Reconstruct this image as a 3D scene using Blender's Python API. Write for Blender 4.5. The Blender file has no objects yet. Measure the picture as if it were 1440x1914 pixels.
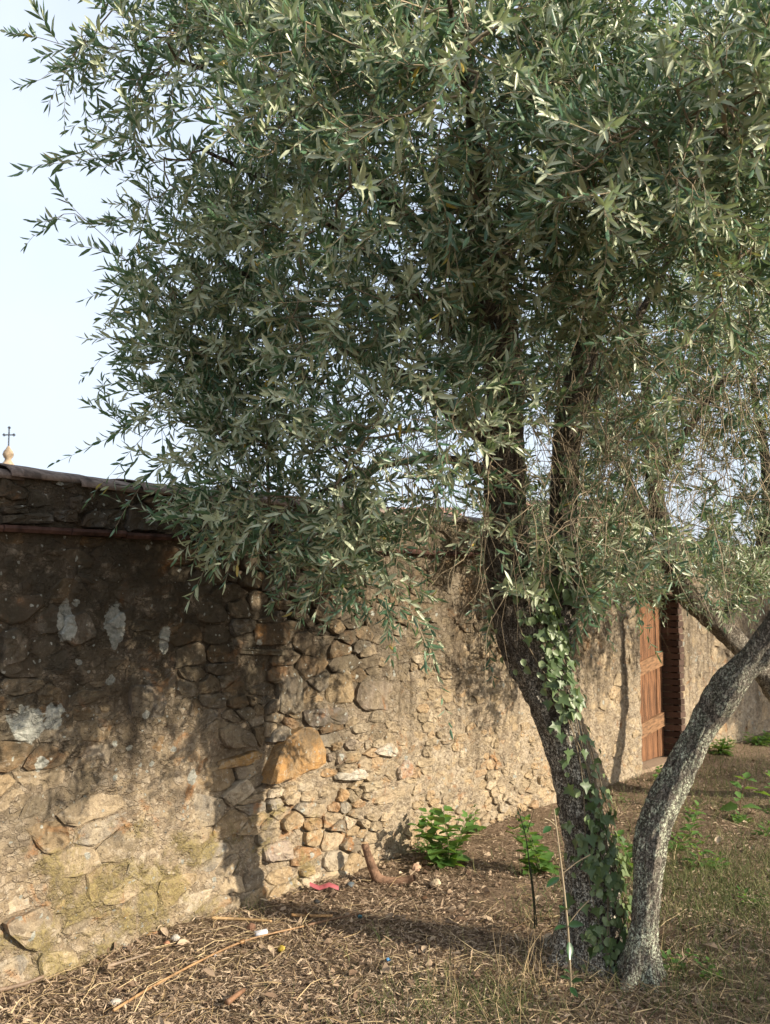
import bpy, math, random
import numpy as np
from mathutils import Vector, Matrix

SEED = 7
rng = np.random.default_rng(SEED)
random.seed(SEED)
scene = bpy.context.scene
COL = scene.collection

# ------------------------------------------------------------------ camera, sky, sun, exposure
FPX, CX, CY = 1750.0, 720.0, 957.0           # focal length and centre in photo pixels (1440 x 1914)
CAMH, CAMD = 1.65, 3.80                      # eye height, distance to the wall face (plane y = 0)
VPX, VPY = 2200.0, 1110.0                    # vanishing point of the wall
PITCH = math.atan((VPY - CY) / FPX)
YAW = math.atan2(VPX - CX, FPX * math.cos(PITCH) + (VPY - CY) * math.sin(PITCH))
CAM = np.array([0.0, -CAMD, CAMH])
_fh = np.array([math.cos(YAW), math.sin(YAW), 0.0])
RT = np.array([math.sin(YAW), -math.cos(YAW), 0.0])
FW = _fh * math.cos(PITCH) + np.array([0, 0, math.sin(PITCH)])
UP = -_fh * math.sin(PITCH) + np.array([0, 0, math.cos(PITCH)])

cam_d = bpy.data.cameras.new("camera")
cam_d.sensor_fit = 'VERTICAL'
cam_d.sensor_height = 36.0
cam_d.lens = FPX / 1914.0 * 36.0
cam_d.clip_end = 2000.0
cam_d.clip_start = 0.02
cam_d.dof.use_dof = True
cam_d.dof.focus_distance = 4.0
cam_d.dof.aperture_fstop = 5.6
cam = bpy.data.objects.new("camera", cam_d)
COL.objects.link(cam)
m = Matrix.Identity(4)
for i in range(3):
    m[i][0], m[i][1], m[i][2], m[i][3] = RT[i], UP[i], -FW[i], CAM[i]
cam.matrix_world = m
scene.camera = cam

SUN_EL = math.radians(25.0)
_az = math.radians(16.0)                     # light travels towards the wall, drifting slightly to -x
LDIR = np.array([-math.sin(_az) * math.cos(SUN_EL), math.cos(_az) * math.cos(SUN_EL), -math.sin(SUN_EL)])
world = bpy.data.worlds.new("World")
scene.world = world
world.use_nodes = True
wn = world.node_tree
sky = wn.nodes.new("ShaderNodeTexSky")
sky.sky_type = 'NISHITA'
sky.sun_disc = False
sky.sun_elevation = SUN_EL
sky.sun_rotation = math.atan2(-LDIR[0], -LDIR[1])
sky.air_density = 0.9
sky.dust_density = 4.0
sky.ozone_density = 1.6
# a thin bright veil of high cloud over the whole sky
_tc = wn.nodes.new("ShaderNodeTexCoord")
_cn = wn.nodes.new("ShaderNodeTexNoise"); _cn.inputs["Scale"].default_value = 2.2; _cn.inputs["Detail"].default_value = 6.0
_cr = wn.nodes.new("ShaderNodeMapRange"); _cr.inputs[1].default_value = 0.30; _cr.inputs[2].default_value = 0.70; _cr.inputs[3].default_value = 0.62; _cr.inputs[4].default_value = 0.97
_cm = wn.nodes.new("ShaderNodeMix"); _cm.data_type = 'RGBA'; _cm.inputs[7].default_value = (2.78, 3.06, 3.50, 1)
wn.links.new(_tc.outputs["Generated"], _cn.inputs["Vector"]); wn.links.new(_cn.outputs[0], _cr.inputs[0])
wn.links.new(_cr.outputs[0], _cm.inputs[0]); wn.links.new(sky.outputs[0], _cm.inputs[6])
wn.links.new(_cm.outputs[2], wn.nodes["Background"].inputs[0])
wn.nodes["Background"].inputs[1].default_value = 0.15

sun_d = bpy.data.lights.new("sun", 'SUN')
sun_d.energy = 3.7
sun_d.angle = math.radians(0.55)
sun_d.color = (1.0, 0.885, 0.72)
sun = bpy.data.objects.new("sun", sun_d)
sun.rotation_euler = Vector(LDIR).to_track_quat('-Z', 'Y').to_euler()
sun.location = (2, -20, 12)
COL.objects.link(sun)
scene.view_settings.view_transform = 'Standard'
scene.view_settings.look = 'None'
scene.view_settings.gamma = 1.0
scene.view_settings.exposure = 1.22
scene.cycles.max_bounces = 6
scene.cycles.diffuse_bounces = 3
scene.cycles.transmission_bounces = 3
scene.cycles.glossy_bounces = 2

# ------------------------------------------------------------------ helpers
def PX(x, y, d):
    """photo pixel + distance along the view axis -> world point"""
    return CAM + d * (FW + (x - CX) / FPX * RT + (CY - y) / FPX * UP)

def ray(x, y):
    return FW + (x - CX) / FPX * RT + (CY - y) / FPX * UP

def on_wall(x, y, yy=0.0):
    r = ray(x, y)
    return CAM + r * ((yy - CAM[1]) / r[1])

def on_ground(x, y):
    r = ray(x, y)
    P = CAM + r * (-CAM[2] / r[2])
    for _ in range(3):
        P = CAM + r * ((float(gz(P[0], P[1])) - CAM[2]) / r[2])
    return P

def project(P):
    Q = np.asarray(P) - CAM
    d = Q @ FW
    return CX + FPX * (Q @ RT) / d, CY - FPX * (Q @ UP) / d, d

def _hash(ix, iy, iz):
    h = (ix * 374761393 + iy * 668265263 + iz * 2147483647 + 1274126177) & 0xFFFFFFFF
    h = ((h ^ (h >> 13)) * 1274126177) & 0xFFFFFFFF
    h = (h ^ (h >> 16)) & 0xFFFFFFFF
    h = (h * 2246822519) & 0xFFFFFFFF
    return ((h ^ (h >> 15)) & 0xFFFFFF) / float(0xFFFFFF)

def vnoise(x, y, z=0.0):
    x, y, z = np.broadcast_arrays(np.asarray(x, float), np.asarray(y, float), np.asarray(z, float))
    ix, iy, iz = np.floor(x).astype(np.int64), np.floor(y).astype(np.int64), np.floor(z).astype(np.int64)
    fx, fy, fz = x - ix, y - iy, z - iz
    fx, fy, fz = fx * fx * (3 - 2 * fx), fy * fy * (3 - 2 * fy), fz * fz * (3 - 2 * fz)
    r = 0
    for dx in (0, 1):
        for dy in (0, 1):
            for dz in (0, 1):
                w = (fx if dx else 1 - fx) * (fy if dy else 1 - fy) * (fz if dz else 1 - fz)
                r = r + w * _hash(ix + dx, iy + dy, iz + dz)
    return r

def fbm(x, y, z=0.0, o=4):
    a, s, t = 1.0, 0.0, 0.0
    for k in range(o):
        s = s + a * (vnoise(x * 2 ** k + 17 * k, y * 2 ** k - 9 * k, np.asarray(z) * 2 ** k + 5 * k) - 0.5)
        t += a * 0.5
        a *= 0.5
    return s / t

def nrm(v):
    v = np.asarray(v, float)
    return v / np.maximum(np.linalg.norm(v, axis=-1, keepdims=True), 1e-9)

def make_mesh(name, V, F, mat=None, smooth=True, floats=None, colors=None):
    """F: list of arrays (n,3) or (n,4)"""
    V = np.asarray(V, np.float32).reshape(-1, 3)
    if not isinstance(F, (list, tuple)):
        F = [F]
    F = [np.asarray(f, np.int32) for f in F if len(f)]
    idx = np.concatenate([f.ravel() for f in F])
    tot = np.concatenate([np.full(len(f), f.shape[1], np.int32) for f in F])
    start = np.concatenate([[0], np.cumsum(tot)[:-1]]).astype(np.int32)
    me = bpy.data.meshes.new(name)
    me.vertices.add(len(V)); me.vertices.foreach_set("co", V.ravel())
    me.loops.add(len(idx)); me.loops.foreach_set("vertex_index", idx)
    me.polygons.add(len(tot)); me.polygons.foreach_set("loop_start", start); me.polygons.foreach_set("loop_total", tot)
    me.polygons.foreach_set("use_smooth", np.full(len(tot), smooth))
    for k, a in (floats or {}).items():
        at = me.attributes.new(k, 'FLOAT', 'POINT'); at.data.foreach_set("value", np.asarray(a, np.float32).ravel())
    for k, a in (colors or {}).items():
        at = me.attributes.new(k, 'FLOAT_COLOR', 'POINT')
        c = np.ones((len(V), 4), np.float32); c[:, :3] = a
        at.data.foreach_set("color", c.ravel())
    me.update(calc_edges=True)
    me.validate()
    if mat: me.materials.append(mat)
    return me

def link(name, me, parent=None, loc=None, mw=None):
    o = bpy.data.objects.new(name, me)
    COL.objects.link(o)
    if parent is not None:
        o.parent = parent
    if mw is not None:
        o.matrix_local = mw
    elif loc is not None:
        o.location = loc
    return o

def thing(name, label, cat, loc=(0, 0, 0), group=None, me=None):
    o = link(name, me, None, Vector([float(c) for c in loc]))
    o["label"] = label; o["category"] = cat; o["kind"] = "thing"
    if group: o["group"] = group
    return o

def structure(name, me):
    o = link(name, me); o["kind"] = "structure"; return o

def stuff(o):
    o["kind"] = "stuff"; return o

class MB:
    def __init__(s): s.V = []; s.F3 = []; s.F4 = []; s.C = []; s.n = 0
    def add(s, V, F3=(), F4=(), col=None):
        V = np.asarray(V, float).reshape(-1, 3)
        s.V.append(V)
        if len(F3): s.F3.append(np.asarray(F3, int) + s.n)
        if len(F4): s.F4.append(np.asarray(F4, int) + s.n)
        s.C.append(np.tile(np.asarray(col if col is not None else (1, 1, 1), float), (len(V), 1)) if np.ndim(col) < 2 else np.asarray(col))
        s.n += len(V)
    def box(s, c, h, R=None, col=None):
        B = np.array([[x, y, z] for x in (-1, 1) for y in (-1, 1) for z in (-1, 1)], float) * np.asarray(h)
        if R is not None: B = B @ np.asarray(R).T
        s.add(B + np.asarray(c), F4=[[0, 1, 3, 2], [4, 6, 7, 5], [0, 4, 5, 1], [2, 3, 7, 6], [0, 2, 6, 4], [1, 5, 7, 3]], col=col)
    def mesh(s, name, mat, smooth=False, off=(0, 0, 0)):
        F = []
        if s.F3: F.append(np.concatenate(s.F3))
        if s.F4: F.append(np.concatenate(s.F4))
        return make_mesh(name, np.concatenate(s.V) - np.asarray(off), F, mat, smooth, colors={"tint": np.concatenate(s.C)})

def catmull(P, n):
    P = np.asarray(P, float)
    Q = np.vstack([2 * P[0] - P[1], P, 2 * P[-1] - P[-2]])
    out = []
    for i in range(len(P) - 1):
        t = np.linspace(0, 1, n, endpoint=False)[:, None]
        a, b, c, d = Q[i], Q[i + 1], Q[i + 2], Q[i + 3]
        out.append(0.5 * (2 * b + (c - a) * t + (2 * a - 5 * b + 4 * c - d) * t ** 2 + (3 * b - a - 3 * c + d) * t ** 3))
    out.append(P[-1:])
    return np.concatenate(out)

def resample(P, step):
    d = np.concatenate([[0], np.cumsum(np.linalg.norm(np.diff(P[:, :3], axis=0), axis=1))])
    n = max(2, int(d[-1] / step) + 1)
    t = np.linspace(0, d[-1], n)
    return np.stack([np.interp(t, d, P[:, k]) for k in range(P.shape[1])], 1), t

def tubes(P, R, S):
    """batch of tubes: P (N,K,3), R (N,K) -> verts, quads"""
    N, K, _ = P.shape
    T = np.empty_like(P)
    T[:, 1:-1] = P[:, 2:] - P[:, :-2]; T[:, 0] = P[:, 1] - P[:, 0]; T[:, -1] = P[:, -1] - P[:, -2]
    T = nrm(T)
    ref = np.where(np.abs(T[:, :1, 2:3]) > 0.8, np.array([1.0, 0, 0]), np.array([0, 0, 1.0]))
    ref = np.broadcast_to(ref, T.shape)
    A = nrm(np.cross(T, ref)); B = np.cross(T, A)
    a = np.linspace(0, 2 * np.pi, S, endpoint=False)
    V = P[:, :, None] + R[:, :, None, None] * (np.cos(a)[None, None, :, None] * A[:, :, None] + np.sin(a)[None, None, :, None] * B[:, :, None])
    base = (np.arange(N) * K * S)[:, None, None] + (np.arange(K - 1) * S)[None, :, None] + np.arange(S)[None, None]
    nx = (np.arange(N) * K * S)[:, None, None] + (np.arange(K - 1) * S)[None, :, None] + ((np.arange(S) + 1) % S)[None, None]
    F = np.stack([base, nx, nx + S, base + S], -1).reshape(-1, 4)
    return V.reshape(-1, 3), F

def bent(N, P0, D, L, droop, K=6, wob=0.02):
    """N curved stems from P0 along D with length L; droop bends them by z"""
    t = np.linspace(0, 1, K)[None, :, None]
    L = np.asarray(L).reshape(-1, 1, 1)
    P = P0[:, None] + D[:, None] * L * t
    P = P + np.array([0, 0, 1.0]) * np.asarray(droop).reshape(-1, 1, 1) * L * t ** 2
    w = rng.normal(0, wob, (N, 1, 3)) * L
    P = P + w * np.sin(t * np.pi * 1.3) + rng.normal(0, wob * 0.3, (N, K, 3)) * L * t
    return P

# leaf outline along its length: (t, half width) ; 6-vertex and 8-vertex versions
def leaf_batch(P, D, Nn, L, W, curl, tone, wide=0.45):
    """P base, D direction, Nn upper-side normal; returns V, tris, tone per vertex"""
    n = len(P)
    D = nrm(D); S = nrm(np.cross(D, Nn)); U = np.cross(S, D)
    L = L[:, None]; W = W[:, None]; c = curl[:, None]
    def pt(t, s, lift): return P + D * (L * t) + S * (W * s) + U * (lift * W - c * L * t * t)
    V = np.stack([pt(0, 0, 0), pt(.30, wide, .22), pt(.30, -wide, .22), pt(.68, wide * .86, .22), pt(.68, -wide * .86, .22), pt(1, 0, 0), pt(.48, 0, -.05)], 1)
    f = np.array([[0, 6, 1], [0, 2, 6], [1, 6, 3], [2, 4, 6], [3, 6, 5], [4, 5, 6]])
    F = (f[None] + (np.arange(n) * 7)[:, None, None]).reshape(-1, 3)
    return V.reshape(-1, 3), F, np.repeat(tone, 7)

# ------------------------------------------------------------------ node materials
def new_mat(name):
    mt = bpy.data.materials.new(name); mt.use_nodes = True
    nt = mt.node_tree
    for n in list(nt.nodes): nt.nodes.remove(n)
    return mt, nt

def nd(nt, typ, ins=None, **props):
    n = nt.nodes.new(typ)
    for k, v in props.items(): setattr(n, k, v)
    for k, v in (ins or {}).items():
        s = n.inputs[k]
        if isinstance(v, bpy.types.NodeSocket): nt.links.new(v, s)
        else: s.default_value = v
    return n

def math_(nt, op, a, b=None, clamp=False):
    n = nt.nodes.new("ShaderNodeMath"); n.operation = op; n.use_clamp = clamp
    for i, v in enumerate((a, b)):
        if v is None: continue
        if isinstance(v, bpy.types.NodeSocket): nt.links.new(v, n.inputs[i])
        else: n.inputs[i].default_value = v
    return n.outputs[0]

def mixc(nt, fac, a, b, blend='MIX'):
    n = nt.nodes.new("ShaderNodeMix"); n.data_type = 'RGBA'; n.blend_type = blend
    for s, v in ((n.inputs[0], fac), (n.inputs[6], a), (n.inputs[7], b)):
        if isinstance(v, bpy.types.NodeSocket): nt.links.new(v, s)
        else: s.default_value = v if not isinstance(v, tuple) or len(v) == 4 else (*v, 1)
    return n.outputs[2]

def ramp(nt, fac, a, b):
    """smoothstep between a and b"""
    n = nt.nodes.new("ShaderNodeMapRange"); n.interpolation_type = 'SMOOTHSTEP'
    nt.links.new(fac, n.inputs[0]); n.inputs[1].default_value = a; n.inputs[2].default_value = b
    return n.outputs[0]

def noise(nt, vec, scale, detail=5.0, rough=0.55, dist=0.0):
    return nd(nt, "ShaderNodeTexNoise", {"Vector": vec, "Scale": scale, "Detail": detail, "Roughness": rough, "Distortion": dist}).outputs[0]

def finish(nt, color, rough=0.9, height=None, strength=0.5, dist=0.01, spec=0.25, **extra):
    b = nd(nt, "ShaderNodeBsdfPrincipled", {"Roughness": rough, "Specular IOR Level": spec})
    if isinstance(color, bpy.types.NodeSocket): nt.links.new(color, b.inputs["Base Color"])
    else: b.inputs["Base Color"].default_value = (*color, 1)
    if height is not None:
        bp = nd(nt, "ShaderNodeBump", {"Height": height, "Strength": strength, "Distance": dist})
        nt.links.new(bp.outputs[0], b.inputs["Normal"])
    o = nt.nodes.new("ShaderNodeOutputMaterial")
    nt.links.new(b.outputs[0], o.inputs[0])
    return b

def wpos(nt): return nd(nt, "ShaderNodeNewGeometry").outputs["Position"]
def opos(nt): return nd(nt, "ShaderNodeTexCoord").outputs["Object"]
def attr(nt, name, out="Fac"): return nd(nt, "ShaderNodeAttribute", attribute_name=name).outputs[out]

LICHEN = []          # (x, z, rx, rz) of the large crusts of lichen on the wall, filled below
def wall_material(name, use_tint=True, flat=(0.33, 0.25, 0.15), bump=1.0, chips=False):
    mt, nt = new_mat(name)
    p = wpos(nt)
    xyz = nd(nt, "ShaderNodeSeparateXYZ", {0: p})
    X, Z = xyz.outputs[0], xyz.outputs[2]
    base = attr(nt, "tint", "Color") if use_tint else None
    fine = noise(nt, p, 55, 6, 0.7); mid = noise(nt, p, 9, 6, 0.62, 0.4); big = noise(nt, p, 2.1, 5, 0.6, 0.6)
    grit = noise(nt, p, 170, 3, 0.6)
    c = base if use_tint else (*flat, 1)
    # sandy and grey variation inside every stone
    c = mixc(nt, ramp(nt, mid, 0.38, 0.66), c, mixc(nt, 0.55, c, (0.47, 0.37, 0.23, 1)))
    c = mixc(nt, math_(nt, 'MULTIPLY', ramp(nt, fine, 0.52, 0.75), 0.55), c, (0.10, 0.075, 0.05, 1))
    c = mixc(nt, math_(nt, 'MULTIPLY', ramp(nt, grit, 0.58, 0.72), 0.45), c, (0.62, 0.54, 0.40, 1))
    dirt = noise(nt, nd(nt, "ShaderNodeVectorMath", {0: p, 1: (5.7, 0, 2.2)}, operation='ADD').outputs[0], 19, 7, 0.72, 0.7)
    c = mixc(nt, math_(nt, 'MULTIPLY', ramp(nt, dirt, 0.44, 0.64), 0.72), c, mixc(nt, 0.35, (0.115, 0.085, 0.055, 1), c))
    pale = noise(nt, nd(nt, "ShaderNodeVectorMath", {0: p, 1: (1.7, 0, 8.2)}, operation='ADD').outputs[0], 31, 6, 0.7, 0.5)
    c = mixc(nt, math_(nt, 'MULTIPLY', ramp(nt, pale, 0.54, 0.66), 0.55), c, (0.50, 0.43, 0.33, 1))
    chip_h = None
    if chips:
        cv_ = nd(nt, "ShaderNodeVectorMath", {0: p, 1: nd(nt, "ShaderNodeVectorMath", {0: nd(nt, "ShaderNodeTexNoise", {"Vector": p, "Scale": 30.0, "Detail": 3.0}).outputs[1], 3: 0.03}, operation='SCALE').outputs[0]}, operation='ADD').outputs[0]
        cv_ = nd(nt, "ShaderNodeVectorMath", {0: cv_, 1: (1.0, 1.0, 1.5)}, operation='MULTIPLY').outputs[0]
        for sc, amt in ((21.0, .55), (46.0, .6)):
            vv = nd(nt, "ShaderNodeTexVoronoi", {"Vector": cv_, "Scale": sc})
            ve = nd(nt, "ShaderNodeTexVoronoi", {"Vector": cv_, "Scale": sc}, feature='DISTANCE_TO_EDGE')
            rc = nd(nt, "ShaderNodeSeparateColor", {0: vv.outputs[1]})
            on = math_(nt, 'MULTIPLY', math_(nt, 'GREATER_THAN', rc.outputs[0], 0.58), ramp(nt, ve.outputs[0], 0.04, 0.12))
            cc = mixc(nt, rc.outputs[1], (0.17, 0.125, 0.085, 1), (0.55, 0.46, 0.34, 1))
            c = mixc(nt, math_(nt, 'MULTIPLY', on, amt), c, cc)
            chip_h = on if chip_h is None else math_(nt, 'ADD', chip_h, on)
    pit = nd(nt, "ShaderNodeTexVoronoi", {"Vector": p, "Scale": 48.0})
    pitf = math_(nt, 'MULTIPLY', ramp(nt, pit.outputs[0], 0.20, 0.08), ramp(nt, mid, 0.48, 0.60))
    c = mixc(nt, math_(nt, 'MULTIPLY', pitf, 0.75), c, (0.05, 0.038, 0.027, 1))
    # rusty stains
    ru = noise(nt, nd(nt, "ShaderNodeVectorMath", {0: p, 1: (3.1, 0, 7.7)}, operation='ADD').outputs[0], 4.6, 5, 0.65, 0.8)
    c = mixc(nt, math_(nt, 'MULTIPLY', ramp(nt, ru, 0.57, 0.70), 0.62), c, (0.36, 0.155, 0.045, 1))
    # black crust below ledge and coping, deepened at upper left with painted shade
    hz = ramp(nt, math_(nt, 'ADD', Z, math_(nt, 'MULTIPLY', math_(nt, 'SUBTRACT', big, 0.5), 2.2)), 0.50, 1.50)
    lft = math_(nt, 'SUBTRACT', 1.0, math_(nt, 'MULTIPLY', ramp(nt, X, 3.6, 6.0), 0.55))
    crust_shade = math_(nt, 'MULTIPLY', math_(nt, 'MULTIPLY', hz, lft), ramp(nt, mid, 0.26, 0.56))
    c = mixc(nt, math_(nt, 'MULTIPLY', crust_shade, 0.90), c, (0.042, 0.036, 0.026, 1))
    # rain streaks running down from the top
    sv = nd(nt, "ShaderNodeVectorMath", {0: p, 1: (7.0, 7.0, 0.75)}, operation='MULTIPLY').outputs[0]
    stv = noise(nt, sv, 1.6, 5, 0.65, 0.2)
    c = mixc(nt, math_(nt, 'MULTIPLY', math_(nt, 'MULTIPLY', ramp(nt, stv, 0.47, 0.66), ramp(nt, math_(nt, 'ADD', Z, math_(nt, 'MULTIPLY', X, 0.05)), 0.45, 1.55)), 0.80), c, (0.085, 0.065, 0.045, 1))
    # moss in cushions low on the wall
    mo = noise(nt, nd(nt, "ShaderNodeVectorMath", {0: p, 1: (9.3, 0, 1.7)}, operation='ADD').outputs[0], 3.4, 6, 0.68, 0.5)
    lowz = math_(nt, 'MULTIPLY', ramp(nt, math_(nt, 'MULTIPLY', Z, -1.0), -0.78, -0.45), ramp(nt, math_(nt, 'MULTIPLY', X, -1.0), -5.2, -2.6))
    mossf = math_(nt, 'MULTIPLY', ramp(nt, math_(nt, 'ADD', mo, math_(nt, 'MULTIPLY', lowz, 0.22)), 0.68, 0.80), ramp(nt, math_(nt, 'MULTIPLY', Z, -1.0), -1.0, -0.6))
    mossc = mixc(nt, ramp(nt, fine, 0.35, 0.65), (0.14, 0.115, 0.035, 1), (0.36, 0.29, 0.13, 1))
    c = mixc(nt, math_(nt, 'MULTIPLY', math_(nt, 'MULTIPLY', mossf, ramp(nt, fine, 0.30, 0.56)), 0.8), c, mossc)
    # small round spots of pale lichen
    wob = nd(nt, "ShaderNodeVectorMath", {0: p, 1: nd(nt, "ShaderNodeVectorMath", {0: nd(nt, "ShaderNodeTexNoise", {"Vector": p, "Scale": 22.0, "Detail": 3.0}).outputs[1], 3: 0.045}, operation='SCALE').outputs[0]}, operation='ADD').outputs[0]
    lich = None
    for sc, sel, rad in ((7.0, 0.74, 0.20), (15.0, 0.66, 0.26), (34.0, 0.66, 0.28)):
        v = nd(nt, "ShaderNodeTexVoronoi", {"Vector": wob, "Scale": sc})
        sr = nd(nt, "ShaderNodeSeparateColor", {0: v.outputs[1]})
        on = math_(nt, 'GREATER_THAN', sr.outputs[0], sel)
        size = math_(nt, 'MULTIPLY', sr.outputs[1], rad)
        f = math_(nt, 'MULTIPLY', ramp(nt, math_(nt, 'SUBTRACT', size, v.outputs[0]), -0.02, 0.03), on)
        lich = f if lich is None else math_(nt, 'MAXIMUM', lich, f)
    for (lx, lz, rx, rz) in LICHEN:
        q = nd(nt, "ShaderNodeVectorMath", {0: nd(nt, "ShaderNodeVectorMath", {0: wob, 1: (lx + .022, 0, lz + .022)}, operation='SUBTRACT').outputs[0], 1: (1 / rx, 0, 1 / rz)}, operation='MULTIPLY').outputs[0]
        ln = nd(nt, "ShaderNodeVectorMath", {0: q}, operation='LENGTH').outputs["Value"]
        ln = math_(nt, 'ADD', ln, math_(nt, 'MULTIPLY', math_(nt, 'SUBTRACT', mid, 0.5), 2.2))
        lich = math_(nt, 'MAXIMUM', lich, ramp(nt, ln, 1.0, 0.86))
    lc = mixc(nt, ramp(nt, fine, 0.35, 0.7), (0.25, 0.26, 0.225, 1), (0.42, 0.42, 0.37, 1))
    c = mixc(nt, math_(nt, 'MULTIPLY', lich, 0.88), c, lc)
    h = math_(nt, 'ADD', math_(nt, 'MULTIPLY', mid, 0.9), math_(nt, 'ADD', math_(nt, 'MULTIPLY', fine, 0.45), math_(nt, 'MULTIPLY', grit, 0.12)))
    h = math_(nt, 'ADD', h, math_(nt, 'MULTIPLY', math_(nt, 'MULTIPLY', mossf, fine), 0.7))
    h = math_(nt, 'SUBTRACT', math_(nt, 'ADD', h, math_(nt, 'MULTIPLY', dirt, -0.6)), math_(nt, 'MULTIPLY', pitf, 0.35))
    if chip_h is not None: h = math_(nt, 'ADD', h, math_(nt, 'MULTIPLY', chip_h, 0.22))
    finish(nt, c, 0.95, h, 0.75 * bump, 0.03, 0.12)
    return mt

def plain(name, color, var=0.35, scale=20.0, rough=0.8, bump=0.3, spec=0.3, stretch=None, obj=True, dark=None):
    mt, nt = new_mat(name)
    p = opos(nt) if obj else wpos(nt)
    if stretch: p = nd(nt, "ShaderNodeVectorMath", {0: p, 1: stretch}, operation='MULTIPLY').outputs[0]
    n = noise(nt, p, scale, 6, 0.65, 0.3)
    d = dark or tuple(c * (1 - var * 1.6) if c * (1 - var * 1.6) > 0 else 0.0 for c in color)
    c = mixc(nt, ramp(nt, n, 0.34, 0.64), (*d, 1), (*color, 1))
    finish(nt, c, rough, n, bump, 0.01, spec)
    return mt

def tinted(name, rough=0.9, scale=60.0, bump=0.4, spec=0.2):
    mt, nt = new_mat(name)
    p = wpos(nt); n = noise(nt, p, scale, 5, 0.65)
    t = attr(nt, "tint", "Color")
    c = mixc(nt, math_(nt, 'MULTIPLY', ramp(nt, n, 0.45, 0.7), 0.6), t, mixc(nt, 0.6, t, (0.03, 0.025, 0.02, 1)))
    finish(nt, c, rough, n, bump, 0.01, spec)
    return mt

def leaf_material(name, top_a, top_b, under, rough=0.42, trans=0.25, spec=0.45, tcol=(0.25, 0.33, 0.08)):
    mt, nt = new_mat(name)
    t = attr(nt, "tone")
    g = nd(nt, "ShaderNodeNewGeometry")
    n = noise(nt, g.outputs["Position"], 14, 2)
    top = mixc(nt, t, (*top_a, 1), (*top_b, 1))
    top = mixc(nt, math_(nt, 'GREATER_THAN', t, 0.985), top, (0.42, 0.30, 0.05, 1))
    und = mixc(nt, math_(nt, 'MULTIPLY', n, 0.35), (*under, 1), (*top_b, 1))
    c = mixc(nt, g.outputs["Backfacing"], top, und)
    b = nd(nt, "ShaderNodeBsdfPrincipled", {"Base Color": c, "Roughness": rough, "Specular IOR Level": spec})
    tr = nd(nt, "ShaderNodeBsdfTranslucent", {"Color": (*tcol, 1)})
    mx = nd(nt, "ShaderNodeMixShader", {0: trans, 1: b.outputs[0], 2: tr.outputs[0]})
    o = nt.nodes.new("ShaderNodeOutputMaterial"); nt.links.new(mx.outputs[0], o.inputs[0])
    return mt

def toned(name, a, b, rough=0.85, spec=0.25, trans=0.0):
    """colour between a and b by the per-piece attribute tone"""
    mt, nt = new_mat(name)
    c = mixc(nt, attr(nt, "tone"), (*a, 1), (*b, 1))
    bs = nd(nt, "ShaderNodeBsdfPrincipled", {"Base Color": c, "Roughness": rough, "Specular IOR Level": spec})
    out = bs.outputs[0]
    if trans:
        tr = nd(nt, "ShaderNodeBsdfTranslucent", {"Color": c})
        out = nd(nt, "ShaderNodeMixShader", {0: trans, 1: out, 2: tr.outputs[0]}).outputs[0]
    o = nt.nodes.new("ShaderNodeOutputMaterial"); nt.links.new(out, o.inputs[0])
    return mt

def bark_material(name, dark, light, lichen_col, lich_amt):
    mt, nt = new_mat(name)
    p = wpos(nt)
    st = nd(nt, "ShaderNodeVectorMath", {0: p, 1: (1, 1, 0.24)}, operation='MULTIPLY').outputs[0]
    v = nd(nt, "ShaderNodeTexVoronoi", {"Vector": nd(nt, "ShaderNodeVectorMath", {0: st, 1: nd(nt, "ShaderNodeVectorMath", {0: nd(nt, "ShaderNodeTexNoise", {"Vector": p, "Scale": 14.0, "Detail": 6.0, "Roughness": 0.7}).outputs[1], 3: 0.11}, operation='SCALE').outputs[0]}, operation='ADD').outputs[0], "Scale": 70.0}, feature='DISTANCE_TO_EDGE')
    crack = ramp(nt, v.outputs[0], 0.0, 0.13)
    n = noise(nt, st, 40, 6, 0.7); b = noise(nt, p, 9, 6, 0.65, 0.6); f = noise(nt, p, 90, 4, 0.7)
    c = mixc(nt, math_(nt, 'MULTIPLY', crack, ramp(nt, n, 0.22, 0.58)), (*dark, 1), (*light, 1))
    li = math_(nt, 'MULTIPLY', ramp(nt, b, 0.60 - lich_amt, 0.72 - lich_amt), ramp(nt, f, 0.42, 0.56))
    li = math_(nt, 'MULTIPLY', li, ramp(nt, crack, 0.25, 0.7))
    zz = nd(nt, "ShaderNodeSeparateXYZ", {0: p}).outputs[2]
    li = math_(nt, 'MULTIPLY', li, ramp(nt, math_(nt, 'ADD', zz, math_(nt, 'MULTIPLY', b, 0.8)), 2.1, 1.3))  # pale lichen stops higher up, putting the crown's shade into the bark colour
    c = mixc(nt, math_(nt, 'MULTIPLY', li, 0.85), c, mixc(nt, ramp(nt, n, .4, .6), (*lichen_col, 1), tuple(min(1, q * 1.5) for q in lichen_col) + (1,)))
    h = math_(nt, 'ADD', math_(nt, 'MULTIPLY', crack, 1.0), math_(nt, 'ADD', math_(nt, 'MULTIPLY', n, 0.6), math_(nt, 'MULTIPLY', f, 0.25)))
    finish(nt, c, 0.95, h, 1.0, 0.008, 0.15)
    return mt

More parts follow.
